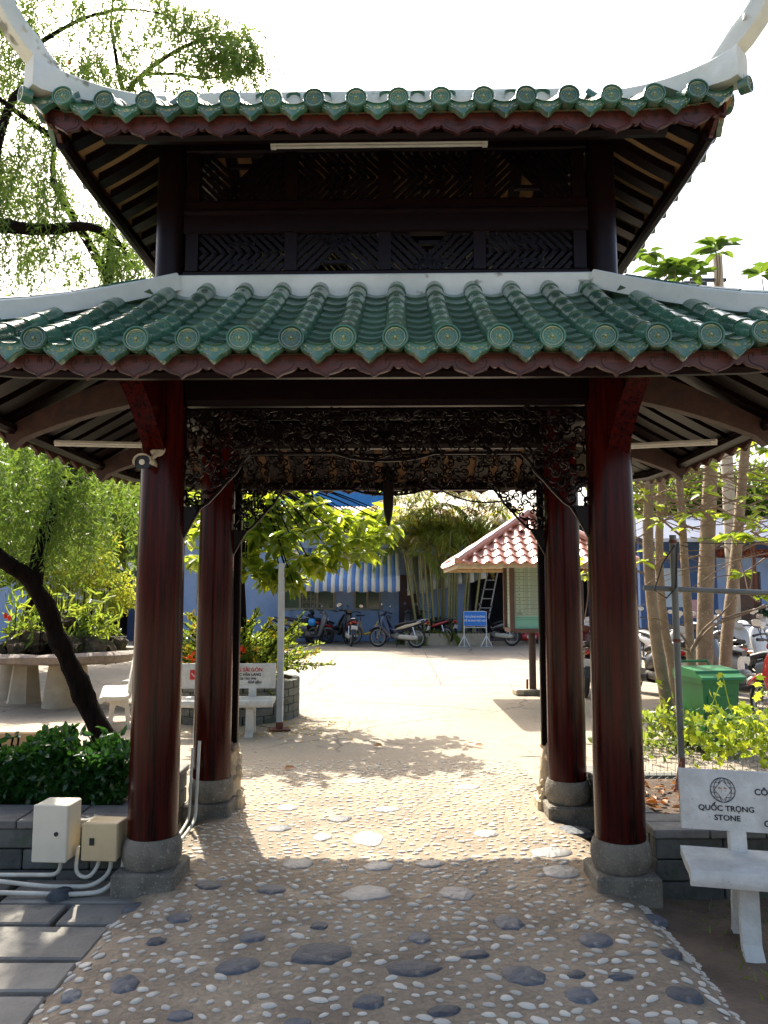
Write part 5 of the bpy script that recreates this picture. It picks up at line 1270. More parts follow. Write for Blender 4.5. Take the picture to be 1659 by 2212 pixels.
# ------------------------------------------------------------------ motorbikes
M['tyre'] = mat('tyre_rubber', (.018, .018, .019), (.03, .028, .026), 12, .85, .2)
M['chrome'] = mat('chrome', (.55, .55, .56), None, 5, .2, metal=.9)
M['rim'] = mat('alloy_rim', (.42, .42, .42), None, 5, .35, metal=.5)
M['seat_vinyl'] = mat('seat_vinyl', (.02, .02, .022), None, 20, .45, .1, 60)
M['tail_red'] = mat('tail_lens', (.45, .01, .012), None, 5, .15, coat=.5)
M['lens_clear'] = mat('headlamp_lens', (.55, .58, .60), None, 5, .08, spec=.8)
M['engine'] = mat('engine_alloy', (.20, .19, .17), (.12, .115, .105), 12, .5, .2, metal=.3)
M['engine_pale'] = mat('chain_case', (.52, .48, .38), (.42, .38, .30), 8, .5)
M['plate'] = mat('number_plate', (.66, .66, .64), None, 8, .5)
def paint(nm, c): 
    if nm not in M: M[nm] = mat(nm, c, tuple(x * .85 for x in c), 4, .25, .02, coat=.6)
    return M[nm]
def wheel(par, x, r, tw, spokes):
    o = link('wheel', None, par, loc=(x, 0, r)); Mr = Matrix.Rotation(R(90), 4, 'X')
    m = MB(); m.torus(r - tw * .9, tw, 30, 8, Mr); m.build('tyre', M['tyre'], o, 60)
    m = MB(); m.torus(r - tw * 2.0, tw * .42, 30, 6, Mr); m.lathe([(.035, -.05), (.045, -.03), (.045, .03), (.035, .05)], 12, M=Mr)
    if spokes > 8:
        for k in range(spokes):
            a = 6.2832 * k / spokes; m.tube([(.04 * math.cos(a + .5), .02 * (-1) ** k, .04 * math.sin(a + .5)), ((r - tw * 2) * math.cos(a), 0, (r - tw * 2) * math.sin(a))], .0035, 3)
    else:
        for k in range(spokes):
            a = 6.2832 * k / spokes; m.tube([(.03 * math.cos(a), 0, .03 * math.sin(a)), ((r - tw * 2) * math.cos(a + .15), 0, (r - tw * 2) * math.sin(a + .15))], [.018, .012], 5)
    m.build('rim', M['rim'] if spokes > 8 else M['black_plastic'], o, 40); return o
Yv, Zv, Xv = (0, 1, 0), (0, 0, 1), (1, 0, 0)
def motorbike(style, body, trim, label, grp, loc, rz, lean=R(6), cover=False):
    o = empty('motorbike', loc, rz, label, 'motorbike', grp); o.rotation_euler = (lean, 0, rz)
    sc = style == 'scooter'; r = .235 if sc else .285; wb = (-.60, .62) if not sc else (-.60, .60); tw = .045 if sc else .036
    pb, pt = body, trim
    wr = wheel(o, wb[0], r, tw, 5 if sc else 20); wf = wheel(o, wb[1], r, tw * .9, 5 if sc else 20)
    # fork
    m = MB()
    for s in (-1, 1): m.tube([(wb[1], s * .065, r), (wb[1] - .12, s * .06, r + .33), (.42, s * .04, .72)], .018, 7)
    m.build('fork', M['engine'], o, 40)
    m = MB(); n = 9; V = []; F = []
    for i in range(n):
        a = R(150) - R(120) * i / (n - 1); rr_ = r + .045
        for s, dz in ((-1, -.035), (-.6, 0.004), (.6, .004), (1, -.035)): V.append((wb[1] + (rr_ + dz) * math.cos(a), s * .062, r + (rr_ + dz) * math.sin(a)))
    for i in range(n - 1):
        for s in range(3): F.append((i * 4 + s, i * 4 + s + 1, i * 4 + 4 + s + 1, i * 4 + 4 + s))
    m.add(V, F); ob = m.build('front_fender', pb, o, 60); md = ob.modifiers.new('s', 'SOLIDIFY'); md.thickness = .006
    if sc:
        m = MB(); m.loft([((.52, 0, .98), .10, .05, Yv, Xv), ((.53, 0, .90), .17, .09, Yv, Xv), ((.50, 0, .76), .20, .11, Yv, Xv), ((.44, 0, .55), .19, .09, Yv, Xv), ((.38, 0, .36), .15, .07, Yv, Xv), ((.32, 0, .26), .12, .06, Yv, Xv)], 14, 2.6); m.build('front_shield', pb, o, 50)
        m = MB(); m.loft([((.38, 0, .25), .13, .05, Yv, Zv), ((.10, 0, .24), .15, .06, Yv, Zv), ((-.15, 0, .27), .15, .09, Yv, Zv)], 12, 3); m.build('floor_board', M['black_plastic'], o, 40)
        m = MB(); m.loft([((-.05, 0, .48), .12, .16, Yv, Zv), ((-.25, 0, .56), .17, .17, Yv, Zv), ((-.55, 0, .63), .17, .12, Yv, Zv), ((-.82, 0, .72), .11, .07, Yv, Zv), ((-.95, 0, .77), .05, .03, Yv, Zv)], 14, 2.5); m.build('tail_body', pb, o, 50)
        m = MB(); m.loft([((.02, 0, .69), .09, .045, Yv, Zv), ((-.15, 0, .735), .145, .05, Yv, Zv), ((-.45, 0, .755), .145, .05, Yv, Zv), ((-.62, 0, .80), .13, .055, Yv, Zv), ((-.85, 0, .84), .09, .035, Yv, Zv)], 14, 2.8); m.build('seat', M['seat_vinyl'], o, 50)
        hl = ((.60, 0, .78), .12, .07)
    else:
        m = MB(); 
        for s in (-1, 1): m.loft([((.44, s * .06, .92), .025, .06, Yv, Xv), ((.41, s * .12, .78), .03, .10, Yv, Xv), ((.35, s * .16, .60), .025, .13, Yv, Xv), ((.27, s * .155, .42), .022, .10, Yv, Xv), ((.20, s * .13, .26), .015, .04, Yv, Xv)], 10, 2.6)
        m.loft([((.44, 0, .92), .07, .05, Yv, Xv), ((.44, 0, .78), .11, .05, Yv, Xv), ((.40, 0, .60), .13, .05, Yv, Xv)], 12); m.build('leg_shield', pb, o, 50)
        m = MB(); m.loft([((.36, 0, .62), .05, .05, Yv, Zv), ((.22, 0, .50), .06, .06, Yv, Zv), ((.05, 0, .46), .07, .07, Yv, Zv), ((-.15, 0, .52), .09, .10, Yv, Zv)], 12); m.build('spine', pb, o, 50)
        m = MB(); m.loft([((.02, 0, .50), .09, .06, Yv, Zv), ((-.2, 0, .58), .12, .09, Yv, Zv), ((-.5, 0, .66), .12, .075, Yv, Zv), ((-.78, 0, .745), .08, .05, Yv, Zv), ((-.90, 0, .785), .04, .025, Yv, Zv)], 14, 2.5); m.build('tail_body', pb, o, 50)
        m = MB()
        for s in (-1, 1): m.loft([((.0, s * .105, .53), .012, .02, Yv, Zv), ((-.25, s * .122, .60), .012, .05, Yv, Zv), ((-.55, s * .12, .68), .012, .035, Yv, Zv), ((-.75, s * .09, .745), .008, .015, Yv, Zv)], 8)
        m.build('side_stripe', pt, o, 50)
        m = MB(); m.loft([((.05, 0, .63), .08, .035, Yv, Zv), ((-.12, 0, .685), .125, .04, Yv, Zv), ((-.40, 0, .735), .125, .045, Yv, Zv), ((-.65, 0, .79), .11, .045, Yv, Zv), ((-.80, 0, .82), .07, .03, Yv, Zv)], 14, 2.8); m.build('seat', M['seat_vinyl'], o, 50)
        m = MB(); m.tube([(-.62, -.11, .74), (-.85, -.10, .83), (-.95, 0, .85), (-.85, .10, .83), (-.62, .11, .74)], .012, 6); m.build('grab_rail', M['chrome'], o, 40)
        hl = ((.50, 0, .965), .085, .06)
    m = MB(); m.loft([((.40, 0, 1.02), .09, .05, Yv, Zv), ((.46, 0, .99), .11, .07, Yv, Zv), ((.53, 0, .955), .09, .055, Yv, Zv)], 12); m.build('headlamp_cowl', pb, o, 50)
    m = MB(); c, w_, h_ = hl; m.loft([(c, w_, h_, Yv, Zv), ((c[0] + .04, 0, c[2] - .01), w_ * .75, h_ * .7, Yv, Zv)], 12); m.build('headlight', M['lens_clear'], o, 50)
    m = MB(); m.tube([(.34, -.34, 1.02), (.40, -.2, 1.03), (.42, 0, 1.0), (.40, .2, 1.03), (.34, .34, 1.02)], .014, 7); m.tube([(.34, -.35, 1.02), (.37, -.25, 1.027)], .021, 7); m.tube([(.34, .35, 1.02), (.37, .25, 1.027)], .021, 7); m.build('handlebar', M['black_plastic'], o, 40)
    for s in (-1, 1):
        m = MB(); m.tube([(.40, s * .24, 1.03), (.42, s * .27, 1.12), (.39, s * .33, 1.20)], .006, 5); mi = m.build('mirror', M['black_plastic'], o, 40)
        m = MB(); m.loft([((.395, s * .345, 1.22), .06, .04, Yv, Zv), ((.375, s * .345, 1.22), .065, .045, Yv, Zv)], 12); m.build('mirror_glass', M['chrome'], mi, 40)
    m = MB(); zt = .70 if not sc else .68; m.loft([((-.90, 0, zt + .03), .075, .04, Yv, Zv), ((-.955, 0, zt + .045), .055, .025, Yv, Zv)], 12); m.build('tail_light', M['tail_red'], o, 40)
    for s in (-1, 1): m = MB(); m.loft([((-.88, s * .10, zt), .02, .018, Yv, Zv), ((-.93, s * .115, zt), .03, .02, Yv, Zv)], 8); m.build('turn_signal', paint('amber_lens', (.55, .20, .02)), o, 40)
    m = MB(); m.box((-.955, 0, zt - .13), (.006, .19, .14), ry=R(-18)); np_ = m.build('number_plate', M['plate'], o, 0)
    m = MB(); m.loft([((-.84, 0, zt - .02), .07, .01, Yv, Zv), ((-.97, 0, zt - .22), .06, .008, Yv, Zv), ((-1.0, 0, zt - .34), .05, .006, Yv, Zv)], 8); m.build('rear_mudflap', M['black_plastic'], o, 40)
    m = MB(); m.lathe([(.075, -.13), (.10, -.10), (.10, .10), (.075, .13)], 14, (-.02, 0, .33), Matrix.Rotation(R(90), 4, 'X')); m.loft([((.0, 0, .33), .08, .06, Yv, Zv), ((.20, 0, .34), .07, .06, Yv, Zv)], 10); m.build('engine', M['engine'], o, 40)
    m = MB(); m.loft([((.05, .085, .31), .03, .05, Yv, Zv), ((-.1, .10, .31), .035, .065, Yv, Zv), ((-.45, .10, .29), .035, .07, Yv, Zv), ((-.66, .09, .285), .03, .05, Yv, Zv)], 12); m.build('drive_case', M['engine_pale'] if not sc else M['engine'], o, 40)
    m = MB(); m.tube([(.05, -.09, .25), (-.25, -.12, .22), (-.4, -.13, .27), (-.75, -.14, .33)], [.018, .022, .045, .04], 10); m.build('exhaust', M['engine'] if not sc else M['black_plastic'], o, 40)
    for s in (-1, 1): m = MB(); m.tube([(-.60, s * .085, .30), (-.50, s * .10, .60)], [.020, .024], 8); m.build('shock_absorber', M['chrome'], o, 40)
    m = MB(); m.tube([(.0, .09, .26), (-.05, .20, .02 - .2 * math.sin(lean))], .012, 6); m.build('kickstand', M['black_plastic'], o, 40)
    return o
navy = paint('navy_paint', (.012, .022, .06)); blk = paint('black_paint', (.010, .010, .012)); red = paint('red_paint_bike', (.40, .02, .02)); sil = paint('silver_paint', (.42, .42, .42)); wht = paint('white_paint_bike', (.62, .62, .62)); brn = paint('maroon_paint', (.10, .02, .02)); tan = paint('tan_stripe', (.52, .42, .26)); gry = paint('grey_paint', (.12, .125, .13))
GB = 'motorbikes parked before the workshop'; GR = 'motorbikes crowded at the right'
def bike_at(px, py, style, b, t, label, grp, deg, lean=6, **k):
    g = gnd(px, py); return motorbike(style, b, t, label, grp, (g.x, g.y + .15, -.004), R(deg), R(lean), **k)
bike_at(858, 1399, 'underbone', navy, tan, 'navy underbone motorbike side-on in the middle of the yard edge', GB, 158)
bike_at(930, 1392, 'underbone', blk, red, 'black motorbike with red tail lamp behind the navy one', GB, 138)
bike_at(752, 1394, 'underbone', blk, red, 'black motorbike showing its plate and red tail lamp to the yard', GB, 100, 5)
bike_at(716, 1389, 'underbone', blk, red, 'black motorbike parked nose-in against the blue wall', GB, 20)
sc_ = bike_at(664, 1391, 'scooter', gry, sil, 'dark grey scooter with blue helmet hung on it', GB, 10)
m = MB(); m.lathe([(.125, 0), (.13, .05), (.11, .12), (.06, .17), (.0001, .185)], 18, cap=False); hp = sc_.location; he_ = m.build('helmet', paint('helmet_blue', (.02, .25, .60)), None, 50, loc=(hp[0] + .15, hp[1] - .24, .66), rot=(R(60), 0, 0)); tag(he_, 'bright blue helmet hanging on the dark grey scooter', 'helmet')
bike_at(1070, 1394, 'underbone', blk, gry, 'black motorbike half hidden behind the blue sign', GB, 140)
bike_at(690, 1386, 'scooter', blk, sil, 'black scooter squeezed behind the blue-helmet scooter', GB, 60)
bike_at(640, 1389, 'underbone', blk, gry, 'black motorbike at the left end of the row behind the flowering bush', GB, 25)
bike_at(905, 1388, 'underbone', gry, blk, 'grey motorbike mostly hidden behind the navy one', GB, 150)
# right-hand crowd
spots = [(1262, 1498, 'scooter', brn, sil, 'maroon scooter nearest the gap between the right columns', 80), (1268, 1440, 'scooter', sil, blk, 'silver scooter behind the maroon one between the right columns', 75), (1266, 1400, 'underbone', blk, red, 'black underbone farthest back between the right columns', 100),
         (1405, 1500, 'scooter', gry, blk, 'dark scooter just right of the front right column', 110), (1468, 1500, 'scooter', wht, sil, 'white scooter behind the slanting pale trunks', 70), (1535, 1490, 'scooter', blk, sil, 'black scooter behind the green bin', 100), (1590, 1475, 'scooter', sil, tan, 'silver scooter right of the thick pale trunk', 60),
         (1640, 1530, 'scooter', gry, sil, 'grey scooter right of the bin with its wheel toward the bin', 150), (1700, 1475, 'scooter', wht, sil, 'white scooter at the right edge of the yard', 120), (1745, 1592, 'underbone', red, wht, 'red underbone low at the right edge behind the vine', 100), (1625, 1512, 'scooter', sil, blk, 'silver scooter with its nose toward the yard right of the bin', -50), (1598, 1455, 'scooter', wht, gry, 'white scooter second row right of the speckled trunk', -80), (1478, 1465, 'scooter', wht, gry, 'white scooter between the two slimmest pale trunks', -60), (1552, 1450, 'scooter', gry, red, 'grey scooter second row behind the green bin', -100), (1430, 1440, 'underbone', blk, gry, 'black underbone in the shade of the navy wall', 95)]
for px, py, st_, b_, t_, lb, dg in spots: bike_at(px, py, st_, b_, t_, lb, GR, dg)
# yellow bicycle
g = gnd(795, 1390); o = empty('bicycle', (g.x, g.y, -.004), R(20), 'yellow bicycle with front basket between the parked motorbikes', 'bicycle'); o.rotation_euler = (R(4), 0, R(25))
yel = paint('yellow_paint', (.62, .36, .01))
wheel(o, -.50, .29, .022, 20); wheel(o, .52, .29, .022, 20)
m = MB(); m.tube([(-.28, 0, .72), (-.22, 0, .42), (-.15, 0, .30), (.05, 0, .34), (.22, 0, .50), (.34, 0, .72)], [.018, .02, .035, .045, .04, .024], 8); m.tube([(-.50, 0, .29), (-.20, 0, .32)], .016, 7); m.tube([(-.50, 0, .29), (-.25, 0, .60)], .012, 7); m.build('frame', yel, o, 50)
m = MB(); m.tube([(.52, .04, .29), (.40, .03, .66), (.33, 0, .95), (.31, 0, 1.02)], .014, 7); m.tube([(.20, -.27, 1.03), (.32, -.1, 1.05), (.32, .1, 1.05), (.20, .27, 1.03)], .012, 7); m.build('handlebar', M['black_plastic'], o, 40)
m = MB(); m.tube([(-.28, 0, .70), (-.30, 0, .86)], .013, 7); m.loft([((-.42, 0, .89), .09, .025, Yv, Zv), ((-.28, 0, .90), .06, .025, Yv, Zv), ((-.14, 0, .89), .02, .015, Yv, Zv)], 10); m.build('saddle', M['seat_vinyl'], o, 40)
m = MB()
for z in (.66, .74, .82, .88): m.tube([(.42, -.15, z), (.70, -.15, z), (.70, .15, z), (.42, .15, z), (.42, -.15, z)], .006, 5)
for (x, y) in [(.42 + .07 * i, s * .15) for i in range(5) for s in (-1, 1)] + [(.70, -.1 + .05 * i) for i in range(5)]: m.tube([(x, y, .66), (x, y, .88)], .005, 4)
m.build('basket', M['black_plastic'], o, 0)
# ------------------------------------------------------------------ vegetation
LEAF['lobed'] = (np.array([(0, 0, 0), (.10, .42, .05), (.28, .30, .02), (.50, .62, .05), (.62, .24, .0), (1, 0, -.06), (.62, -.24, .0), (.50, -.62, .05), (.28, -.30, .02), (.10, -.42, .05)]), np.array([tuple(range(10))]))
M['bark_dark'] = mat('dark_furrowed_bark', (.012, .0075, .006), (.004, .003, .0025), 7, .95, 1.0, 16, spec=.08, stretch=(3, 3, .6))
M['bark_pale'] = mat('pale_speckled_bark', (.26, .19, .12), (.17, .12, .075), 6, .85, .5, 22, c3=(.36, .31, .24), s3=35, f3=.63)
M['twig'] = mat('dry_twig', (.24, .165, .10), (.16, .10, .06), 10, .85)
M['lf_needle'] = leafmat('bottlebrush_leaf', (.030, .082, .016), (.072, .125, .026), (.15, .27, .035), .44)
M['lf_hedge'] = leafmat('hedge_leaf', (.010, .045, .008), (.022, .085, .014), (.05, .17, .02), .3, .25, .5)
M['lf_big'] = leafmat('broad_leaf', (.035, .10, .012), (.075, .15, .02), (.30, .42, .03), .5, .3, .4)
M['lf_mid'] = leafmat('mid_green_leaf', (.035, .10, .012), (.06, .14, .02), (.14, .26, .025), .35, .3, .4)
M['lf_lime'] = leafmat('lime_leaf', (.13, .21, .02), (.20, .27, .03), (.42, .50, .05), .5)
M['lf_bush'] = leafmat('bush_leaf', (.03, .085, .012), (.08, .15, .02), (.26, .38, .04), .45, .3, .4)
M['lf_palm'] = leafmat('palm_leaflet', (.07, .14, .03), (.15, .20, .05), (.42, .52, .08), .55, .35, .4)
M['lf_palm_y'] = leafmat('yellowing_palm_leaflet', (.20, .17, .05), (.28, .22, .06), (.45, .36, .06), .45, .35, .4)
M['lf_vine'] = leafmat('vine_leaf', (.10, .20, .02), (.17, .28, .03), (.40, .55, .04), .5)
M['lf_far'] = leafmat('distant_leaf', (.03, .075, .015), (.075, .13, .025), (.18, .28, .03), .4)
M['petal_y'] = leafmat('yellow_petal', (.62, .42, .02), (.70, .50, .05), (.6, .45, .02), .3)
M['petal_r'] = leafmat('red_petal', (.60, .04, .02), (.65, .10, .02), (.6, .06, .02), .3)
def limb(parent, P, r0, r1, mt, name='branch', n=9, jitter=.0):
    P = [Vector(p) for p in P]; Q = []
    for i in range(len(P) - 1):      # Catmull-Rom
        a, b, c, d = P[max(0, i - 1)], P[i], P[i + 1], P[min(len(P) - 1, i + 2)]
        for k in range(4):
            t = k / 4; Q.append(.5 * ((2 * b) + (c - a) * t + (2 * a - 5 * b + 4 * c - d) * t * t + (3 * b - a - 3 * c + d) * t ** 3))
    Q.append(P[-1]); N = len(Q); rad = [(r0 + (r1 - r0) * i / (N - 1)) * (1 + jitter * random.uniform(-1, 1)) for i in range(N)]
    m = MB(); m.tube(Q, rad, n)
    if parent is not None: o_ = parent.location; m.v = [(v[0] - o_.x, v[1] - o_.y, v[2] - o_.z) for v in m.v]
    return m.build(name, M[mt], parent, 70), Q
def cloud(parent, name, V, F, mt, kind=None):
    V = np.asarray(V) - np.array(parent.location)[None] if parent is not None else V
    o = link(name, np_mesh(name, V, F, M[mt]), parent); 
    if kind: o['kind'] = kind
    return o
class Acc:
    def __init__(s): s.V = []; s.F = []; s.n = 0
    def add(s, V, F): s.V.append(V); s.F.append(F + s.n); s.n += len(V)
    def out(s): return np.concatenate(s.V), np.concatenate(s.F)
# ---- clipped hedge in the left planter
HD = empty('clipped_hedge', (-3.05, 5.3, .22), 0, 'low clipped hedge of glossy dark leaves in the left planter', 'hedge')
A = Acc(); n = 15000
u = rng.random((n, 3)); face = rng.random(n); X = -4.5 + 2.92 * u[:, 0]; Y = 4.94 + .55 * u[:, 1]; Z = .26 + .34 * u[:, 2] ** .6
top = .56 + .04 * np.sin(X * 5) + .05 * np.sin(X * 13 + Y * 7)
k = face < .45; Z[k] = top[k] - .06 * rng.random(k.sum()); k2 = (face >= .45) & (face < .85); Y[k2] = 4.93 + .10 * rng.random(k2.sum()); Z = np.minimum(Z, top)
pos = np.c_[X, Y, Z]; d = rand_dirs(n, .35); d[:, 1] -= .3
V, F = leaves_np(pos, d, rand_dirs(n, .8), rng.uniform(.04, .075, n), rng.uniform(.022, .038, n)); A.add(V, F); V, F = A.out(); cloud(HD, 'hedge_leaves', V, F, 'lf_hedge', 'stuff')
m = MB()
for k in range(60): x, y = random.uniform(-1.4, 1.4), random.uniform(-.3, .5); m.tube([(x, y, 0), (x + random.uniform(-.08, .08), y + random.uniform(-.08, .08), random.uniform(.25, .36))], .008, 4)
m.build('hedge_stems', M['bark_dark'], HD, 0)['kind'] = 'stuff'
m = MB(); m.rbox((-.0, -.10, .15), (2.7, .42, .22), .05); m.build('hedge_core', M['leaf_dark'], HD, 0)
for (px, hgt) in ((150, .15), (165, .11)):
    b = at(px, 1600, 5.2); m = MB(); m.tube([(b.x, b.y, .6), (b.x + .01, b.y, b.z + .03)], .004, 4)
A = Acc()
for (px, py) in ((150, 1585), (160, 1575), (140, 1590), (170, 1592), (30, 1592), (95, 1598), (230, 1590), (262, 1592)):
    b = np.array(at(px, py, 5.15)); q = 6; V, F = leaves_np(np.repeat(b[None], q, 0) + rng.normal(0, .012, (q, 3)), rand_dirs(q, .5), rand_dirs(q, 1), .085, .035); A.add(V, F)
V, F = A.out(); cloud(HD, 'hedge_shoots', V, F, 'lf_hedge', 'stuff')

# ---- weeping bottlebrush at left
def strand(A, p, length, lean, nl, droop=1.0, nl_len=(.06, .11)):
    """one hanging twig clothed in narrow leaves"""
    t = np.linspace(0, 1, nl); a = rng.uniform(0, 6.28); out = lean * np.array([math.cos(a), math.sin(a), 0])
    path = p[None] + out[None] * (t * length)[:, None] * 1.2 * (1 - .4 * t[:, None]) + np.array([0, 0, -1])[None] * (length * droop * t ** 1.4)[:, None] + rng.normal(0, .006, (nl, 3))
    tan = np.gradient(path, axis=0); tan /= np.linalg.norm(tan, axis=1, keepdims=True) + 1e-9
    d = tan * .75 + rand_dirs(nl) * .75
    V, F = leaves_np(path, d, rand_dirs(nl), rng.uniform(*nl_len, nl), rng.uniform(.010, .019, nl), 'needle'); A.add(V, F)
    return path
BT = empty('bottlebrush_tree', (at(228, 1600, 6.7).x, 6.7, -.03), 0, 'leaning dark-barked weeping bottlebrush tree with hanging foliage at left', 'tree')
tp = [(at(238, 1680, 6.7)), at(219, 1586, 6.68), at(193, 1530, 6.66), at(174, 1483, 6.64), at(150, 1426, 6.6), at(127, 1380, 6.56), at(109, 1333, 6.52), at(81, 1282, 6.45), at(52, 1241, 6.4), at(22, 1224, 6.3)]
tp[0].z = -.05
tk_, _q = limb(BT, tp, .088, .062, 'bark_dark', 'trunk', 18, .05)
for v in tk_.data.vertices:
    c_ = v.co; v.co = c_ + Vector((mnoise.noise(c_ * 6), mnoise.noise(c_ * 6 + Vector((5, 0, 0))), 0)) * .028 + Vector((mnoise.noise(Vector((c_.x * 26, c_.y * 26, c_.z * 5))), mnoise.noise(Vector((c_.x * 26, c_.y * 26 + 9, c_.z * 5))), 0)) * .014
limb(BT, [at(30, 1226, 6.33), at(-30, 1175, 6.25), at(-90, 1050, 6.3), at(-120, 900, 6.5), at(-100, 700, 6.9), at(-40, 540, 7.2)], .068, .06, 'bark_dark', 'limb', 10, .06)
limb(BT, [at(76, 1262, 6.44), at(88, 1180, 6.55), at(130, 1070, 6.8), at(160, 1000, 7.0), at(195, 900, 7.3), at(215, 760, 7.6), at(235, 600, 7.9)], .062, .045, 'bark_dark', 'limb', 10, .06)
BR_ = [([(-60, 480, 7.2), (0, 487, 7.2), (90, 497, 7.25), (190, 490, 7.3), (250, 520, 7.5), (300, 580, 7.7)], .085, .02), ([(-40, 540, 7.2), (-20, 380, 7.3), (20, 230, 7.4), (60, 175, 7.6), (90, 90, 7.9)], .06, .02), ([(235, 600, 7.9), (130, 420, 7.7), (115, 380, 7.7), (120, 300, 7.8), (150, 200, 8.0)], .05, .015),
       ([(235, 600, 7.9), (250, 420, 8.2), (270, 220, 8.4), (310, 160, 8.4), (390, 105, 8.3), (470, 80, 8.2), (540, 90, 8.1)], .045, .01), ([(270, 220, 8.4), (250, 120, 8.5), (240, 40, 8.7), (255, -60, 8.9)], .03, .01), ([(120, 300, 7.8), (60, 260, 7.6), (0, 215, 7.4), (-40, 200, 7.3)], .035, .02),
       ([(310, 160, 8.4), (380, 160, 8.3), (450, 170, 8.2), (520, 150, 8.1)], .02, .006), ([(90, 90, 7.9), (180, 40, 8.2), (280, 20, 8.3), (400, 40, 8.2)], .025, .006), ([(160, 1000, 7.0), (60, 960, 6.9), (-20, 930, 6.8)], .03, .012), ([(130, 1070, 6.8), (220, 1010, 7.4), (290, 1000, 7.6)], .025, .008)]
heads = []
for P, a, b in BR_:
    _, Q = limb(BT, [at(*p) for p in P], a, b, 'bark_dark', 'branch', 7, .05); heads += [np.array(q) for q in Q[4:]]
A = Acc()
def fill(poly, dr, n, length, nl, lean=.5, droop=1.0):
    xs = [p[0] for p in poly]; ys = [p[1] for p in poly]; c = 0
    while c < n:
        x, y = random.uniform(min(xs), max(xs)), random.uniform(min(ys), max(ys))
        if not poly_in(x, y, poly): continue
        strand(A, np.array(at(x, y, random.uniform(*dr))), random.uniform(*length), lean * random.uniform(.4, 1.3), nl, droop); c += 1
fill([(-120, -60), (300, -60), (420, -10), (380, 90), (200, 160), (-60, 140)], (7.4, 9.4), 330, (.3, .75), 40, .8, .7)
fill([(-120, 140), (60, 120), (240, 130), (250, 230), (90, 330), (60, 420), (-120, 420)], (7.0, 9.2), 290, (.3, .75), 40, .7, .8)
fill([(380, 0), (470, 30), (560, 70), (580, 140), (520, 150), (400, 100)], (7.7, 8.6), 150, (.25, .55), 40, .9, .7)
fill([(230, 120), (400, 110), (540, 110), (560, 170), (440, 185), (260, 200)], (7.7, 8.6), 100, (.2, .42), 32, .9, .7)
fill([(-120, 300), (70, 300), (150, 390), (240, 470), (310, 540), (250, 580), (-120, 560)], (7.0, 9.0), 340, (.3, .7), 42, .5, .95)
fill([(200, 480), (300, 500), (345, 590), (260, 600)], (7.4, 8.6), 60, (.25, .5), 34, .5, 1)
fill([(-60, 900), (120, 900), (210, 960), (180, 1080), (60, 1130), (-60, 1120)], (6.3, 8.0), 230, (.35, .8), 46, .3, 1.1)
fill([(120, 920), (300, 980), (300, 1080), (200, 1120), (120, 1060)], (6.8, 8.4), 110, (.3, .7), 42, .35, 1.1)
fill([(-60, 1080), (70, 1100), (200, 1090), (240, 1150), (60, 1180), (-60, 1180)], (6.6, 8.4), 70, (.2, .5), 38, .3, 1.1)
V, F = A.out(); cloud(BT, 'hanging_foliage', V, F, 'lf_needle', 'stuff')
m = MB()   # a few red bottlebrush blooms
for (px, py, d_) in ((150, 135, 7.8), (20, 1395 - 60, 7.5), (12, 1330, 7.2)):
    c = at(px, py, d_) - BT.location; m.lathe([(.003, -.03), (.016, -.02), (.018, .015), (.003, .03)], 8, c)
m.build('red_bloom', M['petal_r'], BT, 0)['kind'] = 'stuff'

# ---- lime shrub and plants on the rockery
def blob_leaves(c, r, n, size, sq=(1, 1, 1), kind='oval', wid=.5, shell=.55):
    d = rand_dirs(n); rad = (shell + (1 - shell) * rng.random(n)) * r; bump = 1 + .18 * np.sin(d[:, 0] * 7 + d[:, 2] * 5) + .12 * np.sin(d[:, 1] * 11)
    pos = np.array(c)[None] + d * (rad * bump)[:, None] * np.array(sq)[None]; dd = d * .6 + rand_dirs(n) * .8; dd[:, 2] -= .15
    L = rng.uniform(.7, 1.3, n) * size
    return leaves_np(pos, dd, rand_dirs(n, .7), L, L * wid, kind)
def tree(name, label, base, trunk_pts, r0, blobs, n, size, mt, bark='bark_pale', grp=None, kind='oval', wid=.45):
    o = empty(name, base, 0, label, 'tree', grp)
    _, Q = limb(o, trunk_pts, r0, r0 * .45, bark, 'trunk', 9, .05); tip = Q[-1]; A = Acc()
    for c, r, sq in blobs:
        limb(o, [tip, tip.lerp(Vector(c), .5) + Vector((0, 0, .08 * r)), Vector(c)], r0 * .4, r0 * .12, bark, 'branch', 6)
        V, F = blob_leaves(c, r, int(n * r * r), size, sq, kind, wid); A.add(V, F)
        for k in range(5): q = Vector(c) + Vector(rand_dirs(1)[0]) * r * .75; limb(o, [Vector(c), Vector(c).lerp(q, .5) + Vector((0, 0, .05)), q], r0 * .12, r0 * .04, bark, 'twig', 5)
    V, F = A.out(); cloud(o, 'crown', V, F, mt); return o
c0 = at(200, 1260, 14.0)
tree('lime_shrub', 'bright lime-green fine-leaved shrub behind the rockery basin', (c0.x, 14, 0), [(c0.x - .2, 14, 0), (c0.x - .15, 14, .6), (c0.x - .1, 14, 1.2)], .05,
     [(at(180, 1230, 14), .55, (1, .8, .7)), (at(245, 1270, 13.9), .5, (1, .8, .6)), (at(150, 1290, 14.1), .5, (1, .8, .6)), (at(215, 1310, 13.8), .45, (1.2, .8, .45)), (at(110, 1250, 14.2), .5, (1, .8, .7)), (at(265, 1300, 13.9), .3, (1, .8, .5)), (at(200, 1180, 14.2), .5, (1, .8, .8))], 3400, .07, 'lf_lime', wid=.4)
RPn = empty('rockery_plants', tb + Vector((0, 0, .8)), 0, 'slender upright plants growing out of the rockery', 'plant'); A = Acc()
